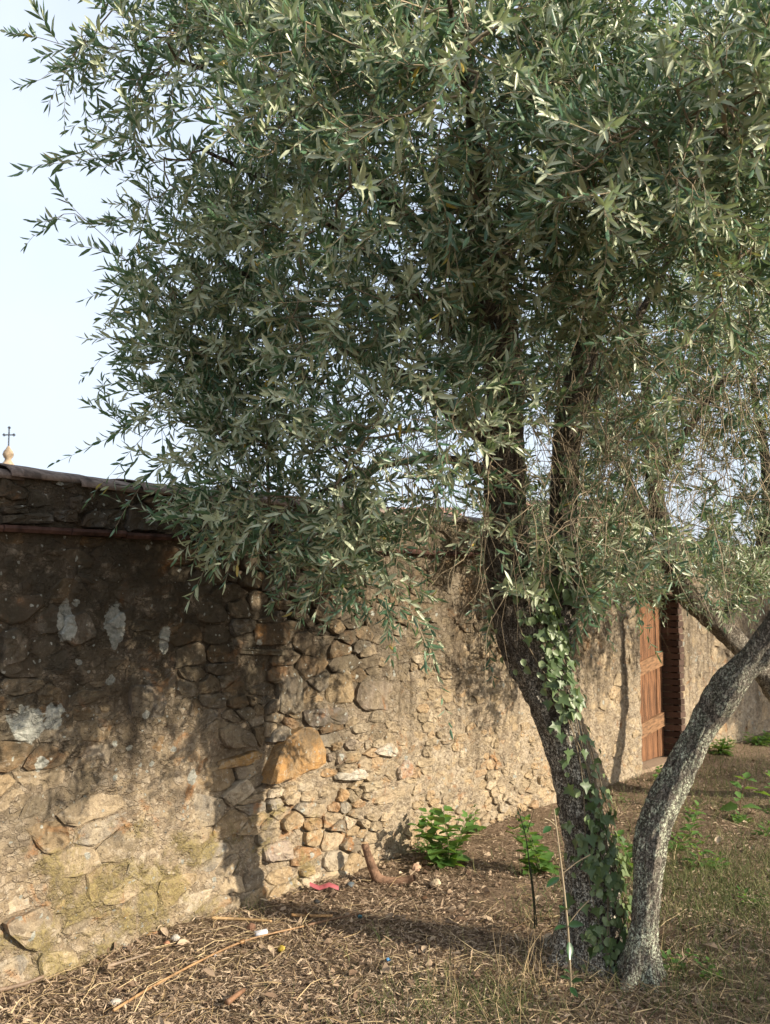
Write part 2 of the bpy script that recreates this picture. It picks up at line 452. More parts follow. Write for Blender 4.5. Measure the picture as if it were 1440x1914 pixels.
for (lx, ly, rx, rz) in ((215, 1165, .055, .10), (45, 1352, .085, .085), (100, 1340, .05, .06), (118, 1160, .04, .085), (75, 1425, .03, .03), (305, 1200, .03, .07), (355, 1450, .03, .03), (265, 1335, .025, .03), (140, 1125, .02, .015), (435, 975, .035, .03)):
    P_ = on_wall(lx, ly); LICHEN.append((P_[0], P_[2], rx, rz))
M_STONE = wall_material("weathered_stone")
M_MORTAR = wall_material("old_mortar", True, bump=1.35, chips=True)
M_TILE = plain("lichen_clay_tile", (0.26, 0.20, 0.165), 0.4, 16, 0.95, 0.6, 0.15, obj=False)
M_LEDGE = plain("dark_terracotta", (0.095, 0.052, 0.040), 0.5, 9, 0.95, 0.6, 0.15, obj=False)
M_BRICK = tinted("old_brick")
M_DOOR = plain("red_brown_boards", (0.235, 0.112, 0.052), 0.5, 9, 0.75, 0.35, 0.3, (6, 6, 0.5))
M_DOORB = plain("orange_brown_batten", (0.28, 0.155, 0.078), 0.4, 9, 0.7, 0.3, 0.3, (1, 6, 6))
M_DARK = plain("dark_gap", (0.02, 0.016, 0.012), 0.3)
M_BARK = bark_material("olive_bark", (0.045, 0.036, 0.028), (0.19, 0.16, 0.125), (0.52, 0.49, 0.40), 0.22)
M_BARKB = bark_material("lichen_bark", (0.070, 0.060, 0.048), (0.24, 0.21, 0.17), (0.46, 0.49, 0.36), 0.20)
M_TWIG = toned("olive_twig", (0.12, 0.095, 0.06), (0.36, 0.29, 0.19), 0.85)
M_OLEAF = leaf_material("olive_leaf", (0.040, 0.094, 0.060), (0.112, 0.205, 0.108), (0.51, 0.54, 0.37), 0.38, 0.24, 0.55, (0.24, 0.34, 0.12))
M_OLIVE = plain("green_olive", (0.22, 0.30, 0.06), 0.2, 30, 0.4, 0.1, 0.5)
M_IVY = leaf_material("ivy_leaf", (0.035, 0.075, 0.026), (0.105, 0.155, 0.058), (0.17, 0.22, 0.10), 0.42, 0.18, 0.4)
M_WEED = leaf_material("weed_leaf", (0.058, 0.130, 0.030), (0.110, 0.210, 0.052), (0.18, 0.26, 0.10), 0.55, 0.32, 0.25, (0.28, 0.45, 0.05))
M_GLOSS = leaf_material("privet_leaf", (0.020, 0.065, 0.022), (0.045, 0.11, 0.035), (0.14, 0.22, 0.08), 0.3, 0.12, 0.5)
M_STEM = plain("green_stem", (0.17, 0.20, 0.07), 0.3, 30, 0.8, 0.2)
M_REDSTEM = plain("reddish_stem", (0.20, 0.10, 0.06), 0.3, 30, 0.8, 0.2)
M_LITTER = toned("dry_leaf_litter", (0.13, 0.083, 0.054), (0.58, 0.455, 0.315), 0.9, 0.15)
M_STRAW = toned("straw", (0.20, 0.135, 0.065), (0.55, 0.43, 0.25), 0.85, 0.2)
M_GRASS = toned("grass_blade", (0.060, 0.095, 0.030), (0.34, 0.31, 0.14), 0.75, 0.2, 0.25)

# ------------------------------------------------------------------ ground
def gz(x, y):
    x = np.asarray(x, float); y = np.asarray(y, float)
    h = 0.025 * fbm(x * 1.1, y * 1.1, 3.3, 3) + 0.012 * fbm(x * 7, y * 7, 1.0, 3)
    h = h + 0.05 * np.exp(-np.abs(y + 0.0) / 0.22) * (0.6 + 0.5 * fbm(x * 1.7, 2.0, 0.0, 2))
    return h

def axis(lo, hi, step, far):
    a = list(np.arange(lo, hi, step)); s = step
    b = hi
    while b < far: a.append(b); s *= 1.28; b += s
    s = step; b = lo
    left = []
    while b > -far: s *= 1.28; b -= s; left.append(b)
    return np.array(left[::-1] + a)

gx, gy = axis(0.8, 12.0, 0.05, 400), axis(-4.5, 0.4, 0.05, 400)
GX, GY = np.meshgrid(gx, gy, indexing='ij')
GV = np.stack([GX, GY, gz(GX, GY)], -1).reshape(-1, 3)
nx_, ny_ = len(gx), len(gy)
ii = (np.arange(nx_ - 1)[:, None] * ny_ + np.arange(ny_ - 1)[None]).ravel()
mt, nt = new_mat("soil")
p = wpos(nt); n1 = noise(nt, p, 3, 5, .6); n2 = noise(nt, p, 38, 6, .75); n3 = noise(nt, p, 130, 4, .7)
c = mixc(nt, ramp(nt, n2, .35, .65), (0.12, 0.080, 0.052, 1), (0.33, 0.24, 0.16, 1))
c = mixc(nt, math_(nt, 'MULTIPLY', ramp(nt, n1, .45, .7), .5), c, (0.10, 0.08, 0.04, 1))
c = mixc(nt, math_(nt, 'MULTIPLY', ramp(nt, n3, .55, .7), .6), c, (0.38, 0.28, 0.18, 1))
finish(nt, c, 0.97, math_(nt, 'ADD', n2, math_(nt, 'MULTIPLY', n3, .5)), 1.0, 0.03, 0.1)
ground = structure("ground", make_mesh("ground", GV, [np.stack([ii, ii + ny_, ii + ny_ + 1, ii + 1], 1)], mt))

# ------------------------------------------------------------------ the wall
WX0, WX1 = -3.0, 26.0
LEDGE_Z, TOP_Z = 1.915, 2.135
DX0, DX1, DTOP = 8.10, 8.95, 1.64            # door opening
wall = thing("stone_wall", "long old rubble stone wall with tiled coping behind the olive trees", "wall")

def smooth01(x, a, b):
    t = np.clip((x - a) / (b - a), 0, 1); return t * t * (3 - 2 * t)

def cover(u, v, k=1.0):
    """how far the mortar is smeared over the stones: 0 open joints .. 1 rendered"""
    left = 1 - smooth01(u + 0.35 * fbm(u * 1.3, v * 1.3, 2.2, 3), 2.9, 3.6)
    right = smooth01(u + 0.5 * fbm(u * 1.2, v * 1.4, 8.2, 3), 5.4, 6.8)
    midc = 0.34 + 0.25 * smooth01(u, 4.0, 4.8)
    return np.clip(np.maximum(np.maximum(left * (0.74 + .16 * (1 - smooth01(v, .55, 1.0))), right * 0.92), midc) + 0.75 * fbm(u * 3.3, v * 3.8, 5.0, 4), 0, 1)

def mortar_h(u, v):
    return -0.022 + 0.043 * cover(u, v) + 0.017 * fbm(u * 7, v * 9, 1.7, 4) + 0.015 * fbm(u * 22, v * 25, 4.7, 3)

def mortar_tint(u, v):
    a = np.array([0.37, 0.29, 0.195]); b = np.array([0.20, 0.155, 0.105]); c3 = np.array([0.48, 0.40, 0.295])
    f = np.clip(0.5 + 0.9 * fbm(u * 1.9, v * 2.1, 9.1, 4), 0, 1)[..., None]
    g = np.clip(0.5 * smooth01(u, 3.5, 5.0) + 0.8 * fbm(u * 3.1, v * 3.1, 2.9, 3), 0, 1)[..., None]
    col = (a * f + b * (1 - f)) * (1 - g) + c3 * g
    up = np.clip(smooth01(v + .5 * fbm(u * 1.5, v * 1.5, 4.4, 3), .7, 1.3) * (1 - .8 * smooth01(u, 3.2, 4.6)), 0, 1)[..., None]  # upper left darker: grime and painted shade together in the mortar colour
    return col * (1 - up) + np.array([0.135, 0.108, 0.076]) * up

def mortar_sheet(name, x0, x1, z0, z1, step, off=0.0):
    us = np.arange(x0, x1 + step, step); vs = np.arange(z0, z1 + step * .5, step)
    us[-1] = x1; vs[-1] = z1
    U, W = np.meshgrid(us, vs, indexing='ij')
    Y = off - mortar_h(U, W)
    V = np.stack([U, Y, W], -1).reshape(-1, 3)
    nu, nv = len(us), len(vs)
    i = (np.arange(nu - 1)[:, None] * nv + np.arange(nv - 1)[None]).ravel()
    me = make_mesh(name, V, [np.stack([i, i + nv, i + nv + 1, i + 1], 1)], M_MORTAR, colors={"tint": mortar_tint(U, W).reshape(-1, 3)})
    return link(name, me, wall)

mortar_sheet("mortar_face", 0.6, DX0, -0.1, LEDGE_Z + .01, 0.016)
mortar_sheet("mortar_face", DX0, DX1, DTOP + .06, LEDGE_Z + .01, 0.03)
mortar_sheet("mortar_face", DX1, 16.0, -0.1, LEDGE_Z + .01, 0.03)
mortar_sheet("parapet_face", 0.6, 10.0, LEDGE_Z + .03, TOP_Z + 0.03, 0.02, 0.01)
# solid body behind the face
mb = MB()
core_c = (0.30, 0.23, 0.14)
for (x0, x1, z0, z1) in ((WX0, DX0, -.3, TOP_Z), (DX1 + .0, WX1, -.3, TOP_Z), (DX0, DX1, DTOP + .05, TOP_Z)):
    mb.box(((x0 + x1) / 2, 0.26, (z0 + z1) / 2), ((x1 - x0) / 2, 0.215, (z1 - z0) / 2), col=core_c)
mb.box((WX0 / 2 + .3, .03, .9), ((.6 - WX0) / 2, .03, 1.2), col=core_c)
mb.box(((16 + WX1) / 2, .03, .9), ((WX1 - 16) / 2, .03, 1.2), col=core_c)
mb.box((18, .03, 2.02), (8, .03, .11), col=core_c)
link("wall_core", mb.mesh("wall_core", M_MORTAR), wall)

# stones: irregular courses -> cells -> rounded boulders
def clip_poly(poly, nrm2, d):
    out = []
    n = len(poly)
    for i in range(n):
        a, b = poly[i], poly[(i + 1) % n]
        da, db = a @ nrm2 - d, b @ nrm2 - d
        if da <= 0: out.append(a)
        if (da < 0 < db) or (db < 0 < da): out.append(a + (b - a) * (da / (da - db)))
    return out

def cells(seeds, aspect):
    S = seeds * np.array([1, aspect]); res = []
    for i, s in enumerate(S):
        d = np.hypot(*(S - s).T); nb = np.argsort(d)[1:15]
        poly = [s + np.array(q) for q in ((-.4, -.4), (.4, -.4), (.4, .4), (-.4, .4))]
        for j in nb:
            n2 = S[j] - s; mdl = (S[j] + s) / 2
            poly = clip_poly(poly, n2, mdl @ n2)
            if len(poly) < 3: break
        res.append(np.array(poly) / np.array([1, aspect]) if len(poly) >= 3 else None)
    return res

PAL = np.array([(0.31, 0.225, 0.13), (0.22, 0.18, 0.13), (0.38, 0.30, 0.20), (0.25, 0.225, 0.185), (0.28, 0.16, 0.08), (0.46, 0.39, 0.29), (0.17, 0.14, 0.10), (0.33, 0.205, 0.10)])
PALW = np.array([.20, .17, .20, .13, .07, .10, .07, .06])

def outline(poly, gap, n=12, rough=0.05):
    c = poly.mean(0)
    P = poly
    d = np.linalg.norm(P - c, axis=1).mean()
    P = c + (P - c) * max(0.3, (d - gap) / d)
    Q = np.roll(P, -1, 0); P = np.stack([P * .87 + Q * .13, P * .13 + Q * .87], 1).reshape(-1, 2)
    L = np.concatenate([[0], np.cumsum(np.linalg.norm(np.roll(P, -1, 0) - P, axis=1))])
    t = np.linspace(0, L[-1], n, endpoint=False); PP = np.vstack([P, P[:1]])
    P = np.stack([np.interp(t, L, PP[:, 0]), np.interp(t, L, PP[:, 1])], 1)
    return P + (P - c) * rng.normal(0, rough, (n, 1)), c

def stone_geo(P, c, proud, dome, y0=0.0):
    n = len(P)
    tilt = rng.normal(0, 0.06, 2)
    def ring(k, h): 
        q = c + (P - c) * k
        y = y0 - h - (q - c) @ tilt - rng.normal(0, 0.0035, n)
        return np.stack([q[:, 0], y, q[:, 1]], 1)
    V = np.vstack([ring(1.0, -.05), ring(1.0, proud - dome), ring(.90, proud - dome * .22), ring(.5, proud), [[c[0], y0 - proud - rng.normal(0, .002), c[1]]]])
    i = np.arange(n); j = (i + 1) % n
    F4 = np.vstack([np.stack([i + k * n, j + k * n, j + (k + 1) * n, i + (k + 1) * n], 1) for k in range(3)])
    F3 = np.stack([i + 3 * n, j + 3 * n, np.full(n, 4 * n)], 1)
    return V, F3, F4

stones = []       # (V, F3, F4, colour, pixel size, visible)
def add_stone(P, c, proud, dome, col, y0=0.0):
    V, F3, F4 = stone_geo(P, c, proud, dome, y0)
    q = np.stack([P[:, 0], np.full(len(P), y0), P[:, 1]], 1)
    sx, sy, d = project(q)
    size = (sx.max() - sx.min()) * (sy.max() - sy.min())
    vis = (d.min() > 1) and sx.max() > 0 and sx.min() < 1440 and sy.max() > 850
    stones.append((V, F3, F4, col, size, vis))

FEATURE = []      # (pixel outline, colour, proud)
FEATURE += [([(484, 1468), (500, 1425), (520, 1385), (555, 1358), (590, 1362), (606, 1400), (600, 1430), (540, 1450)], (0.50, 0.27, 0.085), .075),
            ([(405, 1438), (410, 1425), (480, 1400), (488, 1412), (460, 1430)], (0.46, 0.26, 0.08), .04),
            ([(437, 1212), (525, 1214), (526, 1225), (437, 1222)], (0.36, 0.32, 0.22), .05),
            ([(470, 1166), (536, 1162), (538, 1206), (472, 1206)], (0.40, 0.19, 0.05), .045),
            ([(517, 1262), (563, 1262), (562, 1335), (515, 1332)], (0.17, 0.155, 0.125), .045),
            ([(606, 1262), (650, 1248), (664, 1315), (608, 1318)], (0.42, 0.30, 0.16), .035),
            ([(663, 1275), (720, 1270), (752, 1290), (745, 1330), (660, 1326)], (0.33, 0.265, 0.20), .03),
            ([(565, 1325), (646, 1321), (648, 1352), (570, 1358)], (0.24, 0.205, 0.175), .035),
            ([(692, 1408), (727, 1386), (740, 1400), (735, 1416)], (0.60, 0.53, 0.43), .04),
            ([(621, 1445), (675, 1434), (686, 1446), (675, 1458), (622, 1458)], (0.56, 0.52, 0.43), .04),
            ([(738, 1440), (757, 1415), (768, 1430), (766, 1448), (742, 1458)], (0.48, 0.39, 0.33), .045),
            ([(640, 1390), (655, 1380), (672, 1386), (668, 1400), (645, 1402)], (0.36, 0.29, 0.22), .04),
            ([(608, 1410), (622, 1405), (624, 1420), (610, 1424)], (0.25, 0.20, 0.16), .035),
            ([(626, 1408), (642, 1406), (645, 1422), (625, 1430)], (0.27, 0.21, 0.17), .035),
            ([(616, 1390), (635, 1384), (634, 1400), (618, 1404)], (0.44, 0.26, 0.11), .035),
            ([(690, 1500), (760, 1462), (772, 1478), (710, 1506)], (0.44, 0.34, 0.22), .03),
            ([(672, 1465), (712, 1456), (713, 1472), (680, 1482)], (0.40, 0.33, 0.22), .035),
            ([(652, 1355), (690, 1350), (692, 1366), (654, 1372)], (0.44, 0.36, 0.25), .03),
            ([(490, 1580), (545, 1568), (550, 1605), (492, 1612)], (0.34, 0.27, 0.22), .035),
            ([(560, 1625), (585, 1617), (586, 1632), (565, 1640)], (0.50, 0.34, 0.15), .035),
            ([(270, 1742), (322, 1734), (318, 1750), (275, 1760)], (0.42, 0.18, 0.085), .03),
            ([(65, 1780), (130, 1772), (150, 1800), (70, 1842)], (0.50, 0.40, 0.25), .045),
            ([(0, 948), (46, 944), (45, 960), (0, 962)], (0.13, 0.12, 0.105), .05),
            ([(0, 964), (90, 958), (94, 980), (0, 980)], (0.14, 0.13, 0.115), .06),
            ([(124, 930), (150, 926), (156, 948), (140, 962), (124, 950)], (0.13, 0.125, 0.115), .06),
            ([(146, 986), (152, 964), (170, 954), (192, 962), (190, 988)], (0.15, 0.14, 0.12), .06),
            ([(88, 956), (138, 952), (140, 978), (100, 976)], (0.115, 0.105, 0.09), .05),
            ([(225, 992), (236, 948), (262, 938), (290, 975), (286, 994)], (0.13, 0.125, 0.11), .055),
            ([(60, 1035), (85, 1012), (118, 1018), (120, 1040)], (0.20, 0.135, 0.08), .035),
            ([(0, 1180), (30, 1172), (50, 1200), (45, 1235), (0, 1248)], (0.22, 0.185, 0.14), .05),
            ([(110, 1190), (120, 1150), (160, 1140), (175, 1190), (130, 1210)], (0.20, 0.165, 0.12), .05),
            ([(235, 1300), (240, 1280), (300, 1278), (308, 1320), (300, 1350), (245, 1345)], (0.12, 0.11, 0.10), .04),
            ([(405, 1365), (430, 1350), (470, 1370), (478, 1395), (420, 1400)], (0.20, 0.155, 0.11), .045)]
feat_polys = []
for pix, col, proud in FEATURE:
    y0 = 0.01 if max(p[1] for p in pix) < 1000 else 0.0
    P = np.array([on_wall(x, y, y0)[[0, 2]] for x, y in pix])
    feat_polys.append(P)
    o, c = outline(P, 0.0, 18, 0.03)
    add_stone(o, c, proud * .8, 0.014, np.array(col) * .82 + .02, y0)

def inside_feat(s):
    for P in feat_polys:
        c = P.mean(0); h = (P.max(0) - P.min(0)) / 2
        if (abs(s - c) < h * 0.95 + 0.005).all(): return True
    return False

def seeds(x0, x1, z0, z1, rh, wl):
    out = []
    z = z0
    while z < z1:
        h = rng.uniform(*rh)
        x = x0 + rng.uniform(0, .1)
        while x < x1:
            w = rng.uniform(*wl) * (0.6 + 0.8 * h / rh[1])
            out.append((x + w / 2 + rng.normal(0, w * .14), z + h / 2 + rng.normal(0, h * .26)))
            x += w
        z += h * 0.97
    return np.array(out)

def region(parts, aspect, y0=0.0, gap=(.002, .010)):
    """parts: (x0, x1, z0, z1, row heights, widths, proud); neighbouring parts interlock along a ragged line"""
    S, K = [], []
    X0, X1 = parts[0][0], parts[-1][1]
    for k, (x0, x1, z0, z1, rh, wl, pr) in enumerate(parts):
        q = seeds(x0 - .35 * (k > 0), x1 + .35 * (k < len(parts) - 1), z0, z1, rh, wl)
        e = .30 * fbm(q[:, 1] * 3.1, np.full(len(q), x0), .3, 3); f = .30 * fbm(q[:, 1] * 3.1, np.full(len(q), x1), .3, 3)
        ok = np.ones(len(q), bool)
        if k > 0: ok &= q[:, 0] > x0 + e
        if k < len(parts) - 1: ok &= q[:, 0] <= x1 + f
        S.append(q[ok]); K.append(np.full(ok.sum(), k))
    S = np.concatenate(S); K = np.concatenate(K); Z0, Z1 = parts[0][2], parts[0][3]
    for s, k, poly in zip(S, K, cells(S, aspect)):
        if poly is None or inside_feat(s): continue
        poly = np.clip(poly, (X0, Z0), (X1, Z1))
        if np.ptp(poly[:, 0]) < .02 or np.ptp(poly[:, 1]) < .015: continue
        cv = float(cover(s[0], s[1]))
        o, c = outline(poly, rng.uniform(*gap), 12, 0.07)
        col = PAL[rng.choice(len(PAL), p=PALW)] * rng.uniform(.8, 1.15)
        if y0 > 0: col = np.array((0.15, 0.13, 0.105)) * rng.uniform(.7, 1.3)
        if s[0] < 3.5 and s[1] > .9: col = col * .62  # upper-left stones toned down, painted shade along with grime
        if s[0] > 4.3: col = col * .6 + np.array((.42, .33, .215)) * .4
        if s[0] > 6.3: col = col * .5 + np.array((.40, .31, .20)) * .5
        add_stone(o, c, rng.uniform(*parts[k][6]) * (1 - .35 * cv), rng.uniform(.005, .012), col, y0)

PR = (.002, .030)
region([(1.1, 3.3, 0.0, LEDGE_Z, (.05, .15), (.07, .30), PR), (3.3, 4.3, 0.0, LEDGE_Z, (.03, .10), (.06, .24), (.006, .040)),
        (4.3, 6.4, 0.0, LEDGE_Z, (.03, .09), (.04, .19), PR), (6.4, DX0 - .02, 0.0, LEDGE_Z, (.08, .14), (.10, .24), PR)], 1.9)
region([(DX1 + .12, 12.5, 0.0, LEDGE_Z, (.10, .18), (.16, .34), PR)], 1.4)
region([(1.1, 9.0, LEDGE_Z + .035, TOP_Z + .02, (.07, .12), (.10, .26), (.005, .04))], 1.4, 0.01)
order = sorted(range(len(stones)), key=lambda i: -(stones[i][4] if stones[i][5] else 0))
rest = MB()
for k, i in enumerate(order):
    V, F3, F4, col, size, vis = stones[i]
    if k < 300:
        c = V.mean(0)
        me = make_mesh("stone", V - c, [F3, F4], M_STONE, False, colors={"tint": np.tile(col, (len(V), 1))})
        link("stone", me, wall, Vector(c))
    else:
        rest.add(V, F3, F4, col)
stuff(link("rubble", rest.mesh("rubble", M_STONE, False), wall))

# ledge of thin clay slabs
x = 1.0
while x < 10.5:
    w = rng.uniform(.26, .34)
    mb = MB(); n = 7
    prof = np.array([(0.05, -.012), (-.062, -.014), (-.070, 0.0), (-.064, .014), (0.05, .018)])
    ends = []
    for e in (0, w - .006):
        ends.append(np.stack([np.full(5, e), prof[:, 0] + rng.normal(0, .003), prof[:, 1] + rng.normal(0, .002)], 1))
    V = np.vstack(ends); i = np.arange(4)
    mb.add(V, F4=np.vstack([np.stack([i, i + 5, i + 6, i + 1], 1)]), F3=[[0, 1, 2], [0, 2, 3], [0, 3, 4], [5, 7, 6], [5, 8, 7], [5, 9, 8]])
    o = link("ledge_slab", mb.mesh("ledge_slab", M_LEDGE), wall, Vector((x, 0.0, LEDGE_Z + .008 + rng.normal(0, .002))))
    x += w
# coping of overlapping half-round clay tiles
def coping_mesh(L, r0, r1, seed):
    r = np.random.default_rng(seed); mb = MB(); n = 11
    rows = []
    for th in (0.0, 0.018):
        for e in (0, .33, .66, 1):
            a = np.linspace(-.06, math.pi + .06, n); rr = (r0 + (r1 - r0) * e) - th
            rows.append(np.stack([np.full(n, e * L), .30 - np.cos(a) * (rr + .11) , np.sin(a) * (rr * .36) + r.normal(0, .002, n)], 1))
    V = np.vstack(rows); i = np.arange(n - 1); F = []
    for k in (0, 1, 2): F.append(np.stack([i + k * n, i + k * n + 1, i + (k + 1) * n + 1, i + (k + 1) * n], 1))
    for k in (4, 5, 6): F.append(np.stack([i + k * n + 1, i + k * n, i + (k + 1) * n, i + (k + 1) * n + 1], 1))
    F.append(np.stack([i + 1, i, i + 4 * n, i + 4 * n + 1], 1)); F.append(np.stack([i + 3 * n, i + 3 * n + 1, i + 7 * n + 1, i + 7 * n], 1))
    for q in (0, n - 1):
        for k in (0, 1, 2):
            F.append(np.array([[q + k * n, q + (k + 1) * n, q + (k + 5) * n, q + (k + 4) * n]]))
    mb.add(V, F4=np.vstack(F))
    return mb.mesh("coping_tile", M_TILE, True)
cm = [coping_mesh(.40, .232, .20, s) for s in (1, 2, 3)]
x, k = on_wall(148, 890)[0] - .335 * 4, 0
while x < 14:
    o = link("coping_tile", cm[k % 3], wall, Vector((x, rng.normal(0, .006), TOP_Z + .012 + rng.normal(0, .004))))
    o.rotation_euler = (0, 0.012 + rng.normal(0, .004), rng.normal(0, .01))
    x += .335; k += 1
# brick jamb, lintel and sill of the doorway
zb = 0.0; k = 0
while zb < DTOP + .02:
    for yy, dx in ((0.03, 0.0),):
        ln = (.11 if k % 2 else .09) + rng.normal(0, .012)
        mb = MB(); tint = np.array((0.095, 0.060, 0.045)) * rng.uniform(.55, 1.3)
        mb.box((ln / 2, 0, 0), (ln / 2, .17, .026 + rng.normal(0, .001)), col=tint)
        o = link("brick", mb.mesh("brick", M_BRICK), wall, Vector((DX1 - .012 + rng.normal(0, .004), .13 + rng.normal(0, .004), zb + .03)))
    zb += .063; k += 1
mb = MB(); mb.box((0, 0, 0), ((DX1 - DX0) / 2 + .2, .20, .05), col=(.09, .06, .04))
link("door_lintel", mb.mesh("door_lintel", M_BRICK), wall, Vector(((DX0 + DX1) / 2, .17, DTOP + .055)))
mb = MB(); mb.box((0, 0, 0), ((DX1 - DX0) / 2 + .02, .20, .06), col=(.30, .22, .15))
link("door_sill", mb.mesh("door_sill", M_BRICK), wall, Vector(((DX0 + DX1) / 2, .18, .0)))

# the door
door = thing("wooden_door", "low weathered red-brown plank door set in the stone wall", "door", ((DX0 + DX1) / 2, .16, .06))
dw = DX1 - DX0 - .03
npl = 6
for k in range(npl):
    w = dw / npl
    mb = MB(); L_ = DTOP - .08 + rng.normal(0, .006)
    mb.box((0, 0, L_ / 2), (w / 2 - .003, .016, L_ / 2))
    link("plank", mb.mesh("plank", M_DOOR), door, Vector((-dw / 2 + w * (k + .5), rng.normal(0, .003), .012)))
for zc in (.32, .90):
    a = math.radians(-8 if zc > .5 else -7)
    mb = MB(); mb.box((0, 0, 0), (dw / 2 - .01, .014, .065))
    o = link("batten", mb.mesh("batten", M_DOORB), door, Vector((0, -.032, zc))); o.rotation_euler = (0, a, 0)
mb = MB(); mb.box((0, 0, .8), (dw / 2 + .2, .01, .82)); link("dark_backing", mb.mesh("dark_backing", M_DARK), door, Vector((0, .13, 0)))

# ------------------------------------------------------------------ olive trees
def limb_path(pts):
    """(px, py, depth, width px) -> (n,4) world points with radius"""
    A = np.array([[*PX(x, y, d), w * .5 * d / FPX] for x, y, d, w in pts])
    return catmull(A, 12)

def bark_tube(path, step, sides, rough, ridge, seed, flare=0.0, knob=.16):
    Q, t = resample(path, step)
    P, R = Q[:, :3], Q[:, 3]
    K = len(P)
    T = np.gradient(P, axis=0); T = nrm(T)
    A = np.zeros_like(P); a0 = nrm(np.cross(T[0], [0.3, 1, 0.1])); A[0] = a0
    for i in range(1, K):
        a0 = a0 - T[i] * (a0 @ T[i]); a0 = a0 / np.linalg.norm(a0); A[i] = a0
    B = np.cross(T, A)
    th = np.linspace(0, 2 * np.pi, sides, endpoint=False)
    ct, st = np.cos(th)[None], np.sin(th)[None]
    tt = t[:, None]
    f = ridge
    big = fbm(ct * 1.1 + seed, st * 1.1 + 3, tt * 2.2, 3)
    r1 = fbm(ct * f + seed * 3, st * f, tt * 5.0, 4)
    r2 = 1 - 2.4 * np.abs(fbm(ct * f * 2.6 + 9, st * f * 2.6 + seed, tt * 11.0, 4))
    rad = R[:, None] * (.86 + knob * big + knob * .6 * fbm(ct * .9 + 4 + seed, st * .9, tt * 7.0, 3) + rough * .8 * r1 + rough * .62 * r2)
    if flare: rad = rad * (1 + flare * np.exp(-tt / .10) * (1 + .75 * np.cos(th * 5 + seed)[None]))
    V = P[:, None] + rad[..., None] * (ct[..., None] * A[:, None] + st[..., None] * B[:, None])
    i = np.arange(sides); j = (i + 1) % sides
    F4 = (np.stack([i, j, j + sides, i + sides], 1)[None] + (np.arange(K - 1) * sides)[:, None, None]).reshape(-1, 4)
    V = V.reshape(-1, 3)
    F3 = np.stack([i + (K - 1) * sides, j + (K - 1) * sides, np.full(sides, len(V))], 1)
    V = np.vstack([V, P[-1] + T[-1] * R[-1] * .3])
    return V, F3, F4

def grow(skel, tips, outd):
    """connect every tip to the nearest branch node; returns list of chains (5 pts) and radii"""
    cap = len(skel) + len(tips) * 14
    N = np.zeros((cap, 3), np.float32); par = np.full(cap, -1); DIR = np.zeros((cap, 3), np.float32)
    n = len(skel); N[:n] = skel[:, :3]; DIR[:n] = skel[:, 3:6]
    d0 = np.array([np.min(((N[:n] - p) ** 2).sum(1)) for p in tips.astype(np.float32)])
    order = np.argsort(d0)
    chains = []
    for ti in order:
        p = tips[ti]
        d = np.sqrt(((N[:n] - p.astype(np.float32)) ** 2).sum(1))
        i = int(np.argmin(d + rng.uniform(0, .08, n)))
        a = N[i].astype(float); L = np.linalg.norm(p - a)
        if L < 1e-3: continue
        da = DIR[i] if np.linalg.norm(DIR[i]) > 0 else (p - a) / L
        m0 = (da * .55 + (p - a) / L * .75) * L; m1 = (outd[ti] * .7 + (p - a) / L * .5) * L
        K = int(np.clip(L / .09, 2, 12))
        t = np.linspace(0, 1, K + 1)[:, None]
        C = (2 * t ** 3 - 3 * t ** 2 + 1) * a + (t ** 3 - 2 * t ** 2 + t) * m0 + (-2 * t ** 3 + 3 * t ** 2) * p + (t ** 3 - t ** 2) * m1
        C[1:-1] += rng.normal(0, .012, (K - 1, 3)) * min(1, L * 3)
        idx = np.arange(n, n + K)
        N[idx] = C[1:]; par[idx] = np.concatenate([[i], idx[:-1]])
        dd = np.diff(C, axis=0); DIR[idx] = dd / np.maximum(np.linalg.norm(dd, axis=1, keepdims=True), 1e-6)
        chains.append((i, idx, ti)); n += K
    cnt = np.zeros(n); 
    for (_, idx, _) in chains: cnt[idx[-1]] += 1
    for k in range(n - 1, -1, -1):
        if par[k] >= 0: cnt[par[k]] += cnt[k]
    rad = 0.0016 * np.maximum(cnt, 1) ** 0.40
    K = 6
    P = np.zeros((len(chains), K, 3)); R = np.zeros((len(chains), K))
    tipdir = np.zeros((len(tips), 3))
    for c, (i, idx, ti) in enumerate(chains):
        pts = np.vstack([N[i][None], N[idx]]); rr = np.concatenate([[rad[idx[0]]], rad[idx]])
        s = np.linspace(0, len(pts) - 1, K)
        for q in range(3): P[c, :, q] = np.interp(s, np.arange(len(pts)), pts[:, q])
        R[c] = np.interp(s, np.arange(len(pts)), rr)
        tipdir[ti] = DIR[idx[-1]]
    return P, R, tipdir

def ellipsoid_points(specs, per):
    """specs: (px, py, depth, r_side, r_depth, r_up, count, sparse core 0..1)"""
    pts, out = [], []
    ax = np.stack([RT, _fh, [0, 0, 1]])
    for (x, y, d, a, b, c, n, core) in specs:
        C = PX(x, y, d); n = int(n * per)
        v = nrm(rng.normal(size=(n, 3))); r = rng.uniform(core ** 3, 1, n) ** (1 / 3)
        q = v * r[:, None] * np.array([a, b, c])
        pts.append(C + q @ ax); out.append(nrm((v / np.array([a, b, c])) @ ax))
    return np.concatenate(pts), np.concatenate(out)

LEAFV = []
for s in range(8):
    V, F, tn = leaf_batch(np.zeros((1, 3)), np.array([[0, 1.0, 0]]), np.array([[0, 0, 1.0]]), np.array([1.0]), np.array([.22 + .03 * (s % 3)]), np.array([(-.10, .04, .12, .2)[s % 4]]), np.array([s / 8.0 + .05]))
    LEAFV.append(make_mesh("leaf", V, [F], M_OLEAF, True, floats={"tone": tn}))

